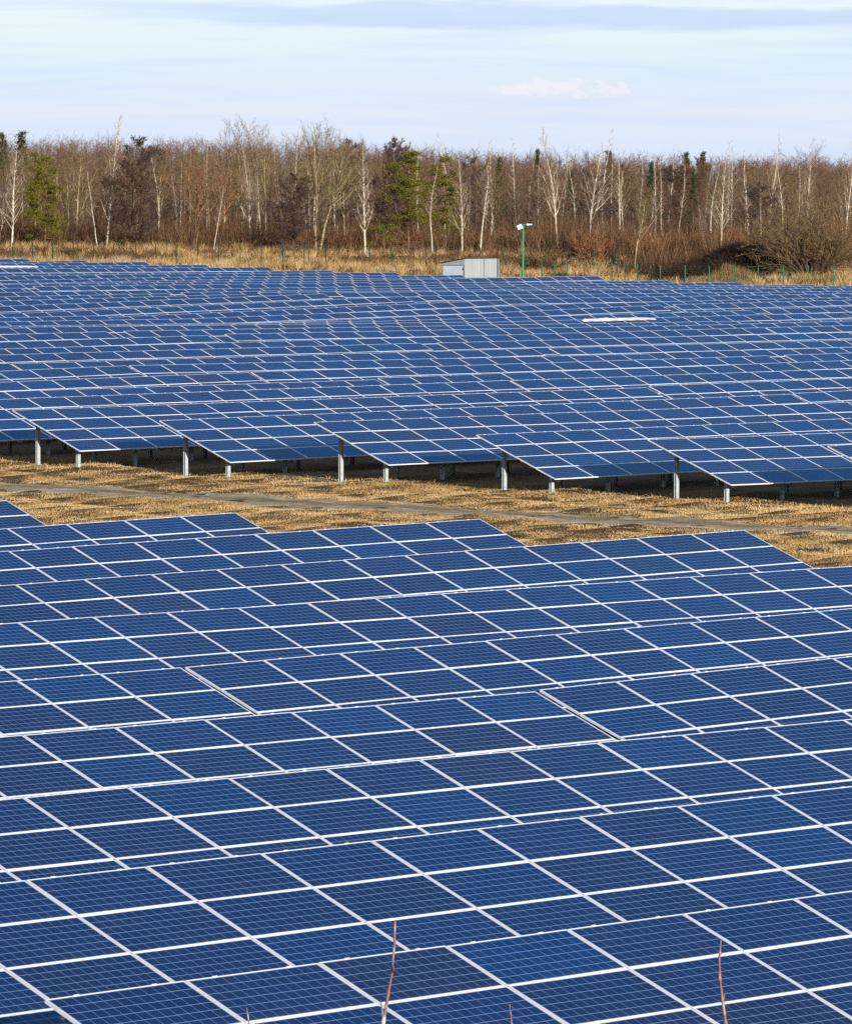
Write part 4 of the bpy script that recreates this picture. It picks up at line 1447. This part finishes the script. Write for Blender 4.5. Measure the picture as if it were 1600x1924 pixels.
def build_lamp():
    Y = 481.0
    x = at(982, Y)
    g = float(ground_z(np.array([x]), np.array([Y]))[0])
    top = (Y_H - 421) * Y / F_PX + ZC - g
    o = empty('lamp_post', (x, Y, g), 'slim green lamp post with white lamp heads beside the metal shed', 'lamp post')
    p = MB(); p.tube([(0, 0, -.3), (0, 0, 1.0), (0.02, 0, top - .3), (0.02, 0, top)], [.10, .10, .075, .07], 10); p.obj('pole', M['lampgreen'], o, True)
    c = MB(); c.tube([(0, 0, .95), (0, 0, 1.55)], [.112, .108], 10); c.obj('collar', M['lampwhite'], o, True)
    a = MB(); a.tube([(0.0, 0, top - .03), (.35, -.02, top - .02)], .05, 8); a.obj('arm', M['lampgreen'], o)
    h = MB(); h.add([(.33, -.10, top - .09), (.80, -.07, top - .07), (.80, .07, top - .07), (.33, .10, top - .09), (.33, -.10, top + .05), (.80, -.07, top + .02), (.80, .07, top + .02), (.33, .10, top + .05)],
                    [(0, 3, 2, 1), (4, 5, 6, 7), (0, 1, 5, 4), (1, 2, 6, 5), (2, 3, 7, 6), (3, 0, 4, 7)])
    h.obj('lamp_head', M['lampwhite'], o)
    f = MB()
    from mathutils import Matrix
    f.box((-.22, -.13, -.19), (.22, .13, .17), M=Matrix.Translation((-.27, -.08, top - .24)) @ Matrix.Rotation(math.radians(-22), 4, 'Y'))
    f.box((-.24, -.16, .17), (.24, .15, .20), M=Matrix.Translation((-.27, -.08, top - .24)) @ Matrix.Rotation(math.radians(-22), 4, 'Y'))
    f.obj('floodlight', M['lampwhite'], o)


build_lamp()


def build_sheet(q, t0, t1, z, sl, ts, j0, j1, label, bumps):
    n, m = 60, 8
    V = []
    for i in range(n + 1):
        for j in range(m + 1):
            u, v = i / n, j / m
            t = t0 + (t1 - t0) * u
            jj = j0 + (j1 - j0) * v
            taper = min(1, (1 - u) * 7, u * 14)
            jj = j1 - (j1 - jj) * (0.5 + .5 * taper)
            yy, zz = slope_pt(jj, -0.05 - .03 * math.sin(u * 40) * math.sin(v * 3.1) - sum(b * math.exp(-((u - c) / w) ** 2) * math.sin(math.pi * min(1, v * 1.0 + .15)) for c, w, b in bumps))
            x, y = xy(q - yy * 1.0, t)          # yy is negative down the slope
            V.append((x, y, z + sl * (t - ts) + ZC - HTOP + zz))
    V = np.array(V)
    F = grid_faces(m + 1, n + 1)
    # give it thickness
    V2 = V.copy(); V2[:, 2] -= .03
    k = len(V)
    me = mesh_np('white_sheet', np.concatenate([V, V2]), [np.concatenate([F, F[:, ::-1] + k])], [M['sheet']], smooth=True)
    tag(link(bpy.data.objects.new('white_sheet', me)), label, 'sheet')


def row_t(q, px):
    u = (px - X_C) / F_PX
    return (u * (-q * CA) - q * SA) / (CA - u * SA)


def table_at(row, q, t):
    best = [r for r in TABLES if r[0] == 'F' and r[1] == row and r[4] - 1.5 <= t <= r[4] + TLEN + 1.5]
    return best[0]


def build_sheets():
    for row, p0, p1, lab, bumps in ((9, 1087, 1223, 'long white sheet lying along a table top in the middle right of the far field', [(.34, .07, .08), (.07, .02, .06), (.55, .015, .05)]),
                                    (26, -30, 66, 'narrow white sheet lying on a table at the far left edge of the field', [(.5, .2, .02)])):
        q = [r[3] for r in TABLES if r[0] == 'F' and r[1] == row][0]
        t0, t1 = row_t(q, p0), row_t(q, p1)
        r = table_at(row, q, (t0 + t1) / 2)
        build_sheet(q, t0, t1, r[5], r[6], r[4], 0.02, 0.42, lab, bumps)


build_sheets()


def build_stems():
    m, nt, b = new_mat('red_brown_stem')
    tc = nt.n('ShaderNodeTexCoord')
    f = nt.noise(nt.mapping(tc.outputs['Object'], (3, 3, 14)), 1.6, 4, 0.6)
    nt.l(nt.ramp(f, [(0.40, (0.13, 0.048, 0.034)), (0.52, (0.23, 0.11, 0.08)), (0.60, (0.46, 0.38, 0.33))]), b.inputs['Base Color'])
    b.inputs['Roughness'].default_value = 0.5
    Y0 = 8.0
    data = [('tallest red-brown stem rising in front of the bottom panels, left of centre', [(742, 1731, 8.00), (741, 1770, 8.0), (736, 1830, 8.01), (729, 1868, 8.0), (720, 1920, 7.98), (716, 1990, 7.95)], (2.0, 4.6), [[(720, 1925, 7.98), (715, 1880, 8.05)], [(736, 1830, 8.01), (739.5, 1816, 8.0)], [(741, 1772, 8.0), (737.5, 1758, 8.02)]]),
            ('red-brown stem rising in front of the bottom panels, right of centre', [(1354, 1767, 8.1), (1351, 1800, 8.1), (1352, 1840, 8.1), (1357, 1880, 8.1), (1363, 1925, 8.1), (1368, 1990, 8.1)], (2.0, 4.6), [[(1352, 1840, 8.1), (1348.5, 1826, 8.1)], [(1351, 1800, 8.1), (1354.5, 1788, 8.12)], [(1357, 1880, 8.1), (1361, 1866, 8.1)]]),
            ('short reddish stem tip at the bottom edge, leftmost of the four', [(463, 1893, 8.3), (466, 1912, 8.3), (470, 1940, 8.3), (474, 1990, 8.3)], (1.2, 3.0), []),
            ('short pale stem tip at the bottom edge, between the two tall stems', [(957, 1888, 8.2), (959, 1905, 8.2), (962, 1935, 8.2), (964, 1990, 8.2)], (1.2, 3.0), [])]
    for lab, pts, (r0, r1), side in data:
        P = [np.array((at(px, Y), Y, ZC - (py - Y_H) * Y / F_PX)) for px, py, Y in pts]
        base = P[-1].copy()
        base[2] = float(ground_z(np.array([base[0]]), np.array([base[1]]))[0]) - .05
        P.append(base)
        o = empty('twig', tuple(base), lab, 'twig', None)
        R = np.linspace(r0, r1, len(P) - 1).tolist() + [r1 + 1.5]
        R = [r * 0.62e-3 for r in R]
        # finer path with small knots at the buds
        Q, RR = [], []
        for k in range(len(P) - 1):
            for s in range(6):
                u = s / 6
                Q.append(P[k] + (P[k + 1] - P[k]) * u - base)
                RR.append((R[k] + (R[k + 1] - R[k]) * u) * (1.45 if s == 0 and 0 < k < len(P) - 2 else 1))
        Q.append(P[-1] - base); RR.append(R[-1])
        t = MB(); t.tube(Q, RR, 8)
        t.obj('stem', m, o, True)
        for sd in side:
            S = [np.array((at(px, Y), Y, ZC - (py - Y_H) * Y / F_PX)) - base for px, py, Y in sd]
            t = MB(); t.tube([S[0], (S[0] + S[1]) / 2 + np.array((.0005, 0, 0)), S[1]], [.0017, .0013, .0006], 7)
            t.obj('side_shoot', m, o, True)


build_stems()
